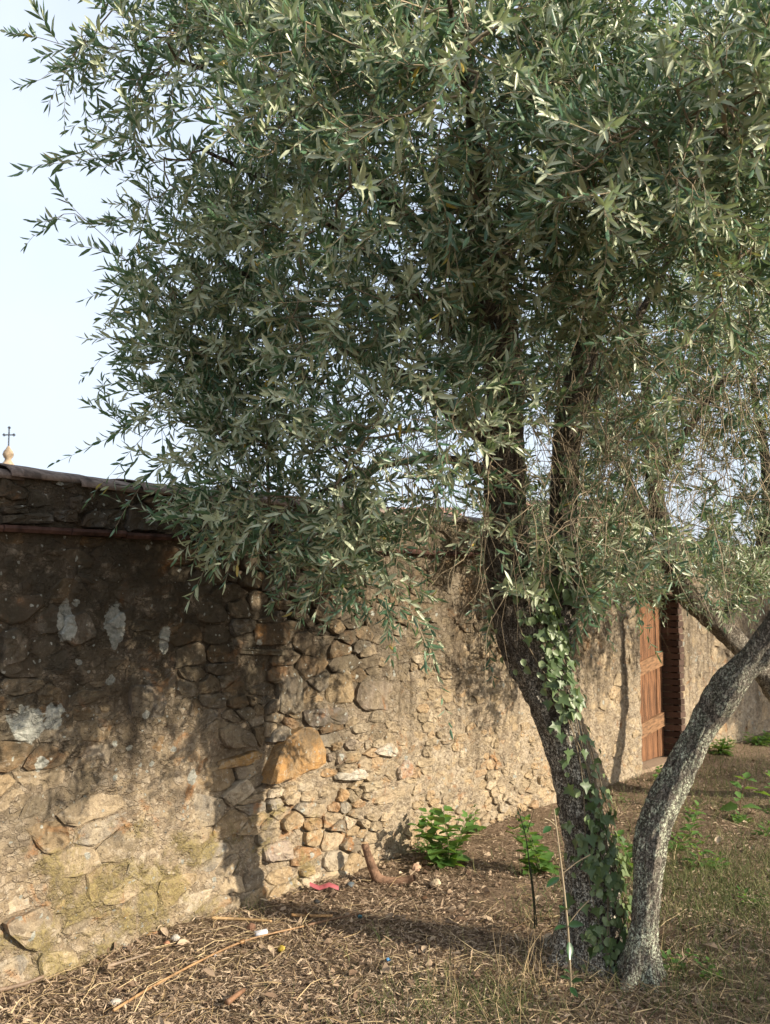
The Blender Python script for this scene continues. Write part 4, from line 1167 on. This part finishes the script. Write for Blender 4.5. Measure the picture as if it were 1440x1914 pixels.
for pts, w in (([(1000, 1735), (997, 1680), (990, 1620), (984, 1570), (975, 1535), (968, 1512)], .0042), ([(1004, 1732), (996, 1650), (988, 1600)], .0034), ([(986, 1555), (992, 1535), (998, 1515)], .0022)):
    Q = catmull(np.array([PX(x, y, dd) for x, y in pts]), 5) - db
    V, F = tubes(Q[None], np.linspace(w, w * .45, len(Q))[None], 5)
    link("stem", make_mesh("stem", V, [F], plain("dark_stalk", (.065, .068, .034), .3, 40)), stalk)
for k in range(9):
    P = PX(970 + rng.normal(0, 5) + k * 1.2, 1512 + k * 6, dd) - db
    place_leaf(GLOSSL[0], stalk, np.zeros(3), P, rng.normal(0, .5, 3) + np.array([0, 0, .8]), rng.normal(size=3), .022, "seed_pod")

# ------------------------------------------------------------------ cut stump by the wall
st0 = on_ground(704, 1652)
st0[1] = min(st0[1], -.16)
stump = thing("cut_root_stump", "bent cut root with a sawn stub standing by the wall foot", "stump", st0 + np.array([0, 0, -.01]))
dst = float((st0 - CAM) @ FW)
q = np.array([[*PX(x, y, d), w] for x, y, d, w in ((775, 1640, dst - .02, .020), (755, 1645, dst, .026), (730, 1648, dst, .031), (708, 1642, dst + .01, .034), (697, 1622, dst + .01, .031), (689, 1600, dst + .02, .027), (682, 1578, dst + .02, .025))])
V, F3, F4 = bark_tube(catmull(q, 8), .010, 20, .10, 2.0, 4.4)
mb = MB(); mb.add(V, F3, F4)
link("root_bark", mb.mesh("root_bark", plain("root_bark", (.25, .15, .095), .4, 30, .9, .5, .15, obj=False), True, st0 + np.array([0, 0, -.01])), stump)
mb = MB()
a = np.linspace(0, 2 * np.pi, 12, endpoint=False); top = PX(682, 1577.5, dst + .02)
mb.add(np.vstack([[[math.cos(t) * .021, math.sin(t) * .021, .0] for t in a], [[0, 0, .004]]]), F3=[[i, (i + 1) % 12, 12] for i in range(12)])
link("sawn_face", mb.mesh("sawn_face", plain("sawn_wood", (.50, .34, .19), .2, 30)), stump, Vector(top - st0 + np.array([0, 0, .016])))

# ------------------------------------------------------------------ loose things on the ground
def cane(label, pts, w, col, node=True, group=None):
    P = np.array([on_ground(x, y) for x, y in pts]); P[:, 2] += w * 1.6 + .018; P[:, 1] = np.minimum(P[:, 1], -.06)
    c = P.mean(0); c[2] = P[:, 2].min() - w
    Q, t = resample(catmull(P, 8), .012)
    R = w * (1 - .25 * t / t[-1])
    if node: R = R * (1 + .16 * np.exp(-((t % .16) - .08) ** 2 / .00004))
    V, F = tubes(Q[None] - c, R[None], 8)
    S = 8; n = len(V); i = np.arange(S); j = (i + 1) % S
    V = np.vstack([V, [Q[0] - c], [Q[-1] - c]])
    F3 = np.vstack([np.stack([j, i, np.full(S, n)], 1), np.stack([i + n - S, j + n - S, np.full(S, n + 1)], 1)])
    return thing("cane" if node else "stick", label, "cane" if node else "stick", c, group, make_mesh("cane", V, [F, F3], plain("cane_skin", col, .35, 8, .55, .2, .4, obj=True)))

cane("long split orange cane lying diagonally across the litter", [(212, 1902), (300, 1848), (400, 1795), (470, 1766), (568, 1742)], .0058, (.40, .235, .11))
cane("short flat orange-brown cane lying beyond the long split cane", [(545, 1722), (580, 1724), (622, 1724)], .0085, (.47, .27, .11))
cane("pale broken cane lying close to the wall foot", [(395, 1728), (450, 1730), (508, 1734)], .008, (.46, .30, .14))
cane("dark stick continuing beyond the long split cane's thin end", [(575, 1740), (625, 1728), (680, 1716)], .006, (.20, .11, .055), False)
cane("grey curved stick on litter against the pale wall base", [(200, 1820), (240, 1808), (280, 1794)], .008, (.30, .22, .15), False)
cane("thin stick leaning out from the wall foot", [(-20, 1862), (30, 1848), (64, 1832)], .010, (.26, .18, .12), False)
cane("short thick reddish stick lying apart on open litter", [(425, 1892), (440, 1880), (456, 1868)], .012, (.33, .18, .10), False)

def rock(label, px, py, s, col, flat=.6, name="stone_chip", cat="stone", rough=.9, seed=0):
    b = on_ground(px, py); b[1] = min(b[1], -.06 - s)
    a = np.linspace(0, np.pi, 7)[1:-1]; th = np.linspace(0, 2 * np.pi, 10, endpoint=False)
    D = np.array([[0, 0, -1]] + [[math.sin(i) * math.cos(j), math.sin(i) * math.sin(j), -math.cos(i)] for i in a for j in th] + [[0, 0, 1]])
    r = s * (1 + .35 * fbm(D[:, 0] * 1.4 + seed, D[:, 1] * 1.4, D[:, 2] * 1.4 + seed, 3))
    V = D * r[:, None] * np.array([1, .8, flat]); i = np.arange(10); j = (i + 1) % 10
    F4 = np.vstack([np.stack([1 + i + 10 * k, 1 + j + 10 * k, 1 + j + 10 * k + 10, 1 + i + 10 * k + 10], 1) for k in range(4)])
    n = len(V) - 1
    F3 = np.vstack([np.stack([np.zeros(10, int), 1 + j, 1 + i], 1), np.stack([np.full(10, n), n - 10 + i, n - 10 + j], 1)])
    return thing(name, label, cat, b + np.array([0, 0, s * flat * .45 + .014]), None, make_mesh(name, V, [F4, F3], plain(name + "_surface", col, .25, 30, rough, .3, .2), False if name == "stone_chip" else True))
rock("pale yellowish stone lying on sunlit litter past the cut root", 815, 1660, .034, (.50, .40, .27), .7, seed=1)
rock("white flat pebble beside the long split cane", 215, 1882, .026, (.52, .47, .40), .45, seed=2)
rock("pink-brown stone near the cut root's far end", 778, 1630, .030, (.46, .30, .20), .8, seed=3)
rock("brownish brick fragment lying beside the pale broken cane", 470, 1742, .024, (.20, .11, .07), .8, seed=4)
rock("whitish stone at the wall foot among dry stems", 328, 1762, .022, (.46, .42, .36), .7, seed=5)
rock("small reddish stone beside the whitish stone at wall foot", 312, 1770, .014, (.40, .20, .12), .7, seed=6)
rock("yellow lump of fruit peel on the litter", 526, 1782, .019, (.50, .36, .06), .8, "fruit_peel", "peel", .6, 7)
rock("white plastic pellet by the cane's middle", 402, 1793, .008, (.62, .62, .62), .8, "plastic_bead", "litter", .4, 8)
rock("orange-brown dry lump beside the white tube", 453, 1768, .020, (.38, .21, .09), .5, "dry_husk", "husk", .9, 9)
rock("black scrap of charred debris near the pink plastic piece", 592, 1692, .020, (.03, .03, .03), .5, "charred_scrap", "scrap", .8, 10)
rock("dark brown short bark piece on sunlit litter", 793, 1684, .020, (.10, .055, .03), .4, "bark_piece", "bark", .9, 11)
def scrap(label, px, py, w, l, col, rz, name="plastic_scrap", arch=.3):
    b = on_ground(px, py); b[1] = min(b[1], -.07 - .3 * l)
    n, m_ = 7, 4
    V = []
    for i in range(n):
        for j in range(m_):
            u, v = i / (n - 1) - .5, j / (m_ - 1) - .5
            V.append([u * l, v * w * (1 - 1.1 * u * u), arch * w * (.25 - v * v) * 2 + .01 * math.sin(u * 9) * arch * 2 + .006])
    V = np.array(V); k = len(V); V = np.vstack([V, V - np.array([0, 0, .002])])
    F = []
    for i in range(n - 1):
        for j in range(m_ - 1):
            q = [i * m_ + j, (i + 1) * m_ + j, (i + 1) * m_ + j + 1, i * m_ + j + 1]; F.append(q); F.append([x_ + k for x_ in q[::-1]])
    o = thing(name, label, "litter", b + np.array([0, 0, .026]), None, make_mesh(name, V, [np.array(F)], plain(name + "_skin", col, .15, 12, .45, .1, .4)))
    o.rotation_euler = (.12, .05, rz); return o
scrap("pink-red plastic scrap at the wall foot", 606, 1668, .05, .16, (.38, .10, .11), -.80, arch=.5)
scrap("grey-blue plastic scrap beside the pink-red one", 655, 1664, .035, .085, (.12, .15, .17), .3)
scrap("tiny blue plastic shred on shaded litter", 726, 1808, .014, .035, (.10, .26, .46), 1.2)
scrap("small teal plastic shred by the dark stick's end", 673, 1726, .02, .04, (.06, .17, .20), .8)
b = on_ground(488, 1757); th = np.linspace(0, 2 * np.pi, 12, endpoint=False)
V = np.vstack([[[x_, math.cos(t) * .014, math.sin(t) * .014 + .014] for t in th] for x_ in (-.03, .03)] + [[[-.03, 0, .014], [.03, 0, .014]]])
i = np.arange(12); j = (i + 1) % 12
o = thing("white_tube", "short white plastic tube lying by the brick fragment", "tube", b + np.array([0, 0, .018]), None, make_mesh("white_tube", V, [np.stack([i, j, j + 12, i + 12], 1), np.vstack([np.stack([j, i, np.full(12, 24)], 1), np.stack([i + 12, j + 12, np.full(12, 25)], 1)])], plain("white_plastic", (.62, .63, .66), .12, 20, .4, .05, .4)))
o.rotation_euler = (0, 0, -.3)

# ------------------------------------------------------------------ leaf litter, straw and grass
def scatter(n, d0, d1, xlo=-60, xhi=1500, power=1.0):
    """ground points spread over the visible strip between depths d0 and d1"""
    u = rng.uniform(size=n)
    d = d0 + (d1 - d0) * u ** power
    x = rng.uniform(xlo, xhi, n)
    a = (x - CX) / FPX
    P = CAM[None] + d[:, None] * (_fh[None] + a[:, None] * RT[None])
    ok = P[:, 1] < -.015
    P = P[ok]; P[:, 2] = gz(P[:, 0], P[:, 1])
    return P
G = np.concatenate([scatter(66000, 3.1, 5.6), scatter(44000, 5.4, 9.5), scatter(14000, 9, 18, 600, 1500)])
G = G[fbm(G[:, 0] * 2.2, G[:, 1] * 2.2, 6.1, 4) + rng.normal(0, .16, len(G)) > -.22]
n = len(G); az = rng.uniform(0, 2 * np.pi, n); el = rng.normal(0, .30, n)
D = np.stack([np.cos(az) * np.cos(el), np.sin(az) * np.cos(el), np.sin(el)], 1)
G[:, 2] += rng.uniform(.002, .022, n)
L = np.clip(rng.normal(.027, .011, n), .010, .065); tone = np.clip(rng.beta(1.7, 2.6, n) + .25 * fbm(G[:, 0] * 1.6, G[:, 1] * 1.6, 2.1, 3), 0, 1)
V, F, tn = leaf_batch(G, D, np.array([0, 0, 1.0]) + rng.normal(0, .45, (n, 3)), L, L * rng.uniform(.10, .24, n), rng.normal(.05, .25, n), tone)
o = stuff(link("leaf_litter", make_mesh("leaf_litter", V, [F], M_LITTER, True, floats={"tone": tn}))); o["label"] = "brown dry olive leaf litter covering the ground"; o["category"] = "leaf litter"

# broad fallen leaves, clods and pebbles mixed into the litter
Q = scatter(420, 3.1, 7.0); n = len(Q); az = rng.uniform(0, 2 * np.pi, n)
Q[:, 2] += rng.uniform(.006, .026, n); L = rng.uniform(.03, .075, n)
V, F, tn = leaf_batch(Q, np.stack([np.cos(az), np.sin(az), rng.normal(0, .3, n)], 1), np.array([0, 0, 1.0]) + rng.normal(0, .5, (n, 3)), L, L * rng.uniform(.4, .75, n), rng.normal(.1, .35, n), rng.beta(1.2, 2.4, n))
o = stuff(link("fallen_leaves", make_mesh("fallen_leaves", V, [F], M_LITTER, True, floats={"tone": tn}))); o["label"] = "broad curled brown leaves lying among the finer litter"; o["category"] = "leaves"
Q = np.concatenate([scatter(2600, 3.1, 6.0), scatter(1200, 6, 10)]); n = len(Q); r = np.abs(rng.normal(0, .007, n)) + .003
O = np.array([[1, 0, 0], [0, 1, 0], [-1, 0, 0], [0, -1, 0], [0, 0, .8], [0, 0, -.8]], float)
V = Q[:, None] + O[None] * r[:, None, None] * rng.uniform(.6, 1.4, (n, 6, 1)) + rng.normal(0, .25, (n, 6, 3)) * r[:, None, None]; V[..., 2] += r[:, None] * .5 + .006
f = np.array([[0, 1, 4], [1, 2, 4], [2, 3, 4], [3, 0, 4], [1, 0, 5], [2, 1, 5], [3, 2, 5], [0, 3, 5]])
o = stuff(link("clods", make_mesh("clods", V.reshape(-1, 3), [(f[None] + (np.arange(n) * 6)[:, None, None]).reshape(-1, 3)], M_LITTER, False, floats={"tone": np.repeat(rng.beta(1.1, 3.2, n) * .8, 6)}))); o["label"] = "small clods of earth and grit scattered in the litter"; o["category"] = "clods"

def blades(name, label, P, D, L, W, droop, mat, tone, K=4):
    n = len(P)
    C = bent(n, P, nrm(D), L, droop, K, .06)
    S = nrm(np.cross(nrm(D), rng.normal(size=(n, 3))))
    wv = np.linspace(1, .15, K)[None, :, None] * W[:, None, None]
    V = np.stack([C - S[:, None] * wv, C + S[:, None] * wv], 2).reshape(n, K * 2, 3)
    V[..., 2] = np.maximum(V[..., 2], gz(V[..., 0], V[..., 1]) + .002)
    f = np.array([[2 * k, 2 * k + 1, 2 * k + 3, 2 * k + 2] for k in range(K - 1)])
    F = (f[None] + (np.arange(n) * K * 2)[:, None, None]).reshape(-1, 4)
    o = stuff(link(name, make_mesh(name, V.reshape(-1, 3), [F], mat, False, floats={"tone": np.repeat(tone, K * 2)})))
    o["label"] = label; o["category"] = "grass"
    return o
def cluster(px, py, sp, n):
    c = on_ground(px, py); P = c + np.stack([rng.normal(0, sp, n), rng.normal(0, sp, n), np.zeros(n)], 1)
    P = P[P[:, 1] < -.05]; P[:, 2] = gz(P[:, 0], P[:, 1]); return P
# straw and fallen stems lying flat
P = np.concatenate([scatter(1500, 3.1, 5.0), scatter(500, 5.0, 7.5), cluster(200, 1850, .35, 160), cluster(470, 1750, .3, 240), cluster(1330, 1880, .5, 900), cluster(950, 1900, .4, 300)])
n = len(P); az = rng.normal(.9, 1.0, n); P[:, 2] += rng.uniform(.004, .03, n)
D = np.stack([np.cos(az), np.sin(az), rng.normal(0, .12, n)], 1)
o = blades("dry_straw", "loose straw stems strewn over the litter", P, D, rng.uniform(.06, .30, n), rng.uniform(.0009, .0022, n), rng.normal(0, .1, n), M_STRAW, rng.uniform(0, 1, n)); o["category"] = "straw"
# grass, sparse and half dry
P = np.concatenate([cluster(950, 1895, .16, 260), cluster(800, 1905, .22, 420), cluster(900, 1870, .12, 160), cluster(720, 1770, .03, 14), cluster(1340, 1700, .38, 2600), cluster(1420, 1640, .5, 3400), cluster(1300, 1850, .3, 500), cluster(1420, 1850, .35, 700), cluster(1380, 1440, .6, 900), cluster(1440, 1420, .8, 900), cluster(1010, 1720, .10, 60), cluster(1090, 1640, .25, 120), cluster(460, 1700, .06, 50), cluster(1250, 1620, .3, 500), cluster(1330, 1520, .5, 900), cluster(1420, 1480, .5, 900), cluster(1230, 1480, .4, 250), cluster(1145, 1830, .12, 60)])
n = len(P); D = rng.normal(0, .42, (n, 3)); D[:, 2] = 1
tone = np.clip(rng.beta(1.0, 2.6, n), 0, 1)
blades("green_grass", "sparse half-dry grass tufts around the trunks", P, D, rng.uniform(.05, .17, n), rng.uniform(.0010, .0024, n), rng.uniform(-.6, 0, n), M_GRASS, tone)
P = np.concatenate([cluster(985, 1850, .07, 30), cluster(1000, 1750, .05, 14), cluster(1120, 1800, .10, 30), cluster(960, 1870, .1, 20), cluster(1180, 1790, .06, 24), cluster(860, 1890, .15, 24)])
n = len(P); D = rng.normal(0, .22, (n, 3)); D[:, 2] = 1
o = blades("tall_dry_grass", "tall thin dry grass stems standing before the trunks", P, D, rng.uniform(.15, .42, n), rng.uniform(.0009, .0017, n), rng.uniform(-.5, 0, n), M_STRAW, rng.uniform(.1, .9, n), 6)

# ------------------------------------------------------------------ beyond the wall
def gable_house(label, px0, px1, py_ridge, py_eave, d, wallc, roofc, chim):
    A, B = PX(px0, py_eave, d), PX(px1, py_eave, d)
    zr = PX((px0 + px1) / 2, py_ridge, d + 2.2)[2]; ze = A[2]
    c = (A + B) / 2; c[2] = 0; half = np.linalg.norm((B - A)[:2]) / 2
    root = thing("far_house", label, "house", c)
    root.rotation_euler = (0, 0, math.atan2(RT[1], RT[0]))
    mb = MB(); mb.box((0, 2.4, ze / 2), (half, 2.3, ze / 2), col=(1, 1, 1)); link("wall", mb.mesh("wall", plain("plaster", wallc, .2, 4, .9)), root)
    mb = MB(); nc = int(half * 2.3 / .22); dep = 2.6
    for sgn in (1, -1):
        for k in range(nc):
            x = -half * 1.12 + (k + .5) * half * 2.24 / nc; w = half * 1.12 / nc
            a = np.linspace(0, np.pi, 6)
            y0, y1 = 2.4 - sgn * dep, 2.4
            V = np.vstack([[[x - math.cos(t) * w, y0, ze - .1 + math.sin(t) * .06] for t in a], [[x - math.cos(t) * w, y1, zr + math.sin(t) * .06] for t in a]])
            i = np.arange(5); mb.add(V, F4=np.stack([i, i + 6, i + 7, i + 1], 1))
    rf = link("roof", mb.mesh("roof", plain("clay_roof", roofc, .35, 3, .9), True), root)
    for cx in chim:
        mb = MB(); mb.box((0, 0, .3), (.22, .22, .55), col=(1, 1, 1)); mb.box((0, 0, .9), (.28, .28, .05)); link("chimney", mb.mesh("chimney", plain("chimney_plaster", wallc, .2, 4, .9)), rf, Vector((cx, 2.0, zr)))
    for k in range(3):
        mb = MB(); mb.box((0, 0, 0), (.4, .02, .6)); w_ = link("window", mb.mesh("window", plain("shutter", (.08, .12, .07), .2)), root, Vector((-half * .6 + k * half * .6, .08, ze * .55)))
gable_house("far house with pinkish clay roof half hidden by the olive leaves", 620, 860, 950, 990, 24, (.55, .45, .34), (.36, .20, .14), ())
gable_house("farther pale house with brown clay roof seen between the two olive trunks", 1010, 1210, 935, 985, 30, (.58, .50, .38), (.36, .21, .14), (-.8,))
# church tower top with a cross
dt = 32.0
tb = PX(12, 957, dt); tb[2] = 0
tow = thing("church_tower", "distant stone church spire top with iron cross above the wall", "tower", tb)
zt = PX(12, 880, dt)[2]; zs = PX(12, 833, dt)[2]; zc = PX(12, 797, dt)[2]
M_TOW = plain("tower_stone", (.40, .31, .21), .4, 3, .9)
def lathe(prof, n=14):
    a = np.linspace(0, 2 * np.pi, n, endpoint=False)
    V = np.array([[r * math.cos(t), r * math.sin(t), z] for r, z in prof for t in a]); i = np.arange(n); j = (i + 1) % n
    return V, np.vstack([np.stack([i + k * n, j + k * n, j + k * n + n, i + k * n + n], 1) for k in range(len(prof) - 1)])
mb = MB(); mb.box((0, 0, (zt - .9) / 2), (1.5, 1.5, (zt - .9) / 2)); mb.box((0, 0, zt - .85), (1.7, 1.7, .09)); link("tower_body", mb.mesh("tower_body", M_TOW), tow)
V, F = lathe([(1.45, -.76), (1.3, -.5), (.8, -.25), (.42, -.12), (.27, -.05), (.27, .12), (.22, .16), (.2, .26), (.13, .34), (.10, .42), (.15, .48), (.19, .58), (.15, .70), (.07, .80), (.055, .86), (0.001, .88)])
V[:, 2] *= (zs - zt) / .86
link("finial", make_mesh("finial", V + np.array([0, 0, zt]), [F], M_TOW), tow)
mb = MB(); H = zc - zs; R = np.eye(3)
ang = -YAW * 0
mb.box((0, 0, zs + H * .5), (.018, .018, H * .52)); mb.box((0, 0, zs + H * .62), (.16, .018, .018))
for dx, dz in ((-.17, .62), (.17, .62), (0, 1.0)):
    mb.box((dx, 0, zs + H * dz), (.04, .02, .04), R=[[.707, 0, -.707], [0, 1, 0], [.707, 0, .707]])
o = link("cross", mb.mesh("cross", plain("dark_iron", (.05, .055, .06), .2)), tow); o.rotation_euler = (0, 0, math.atan2(RT[1], RT[0]))
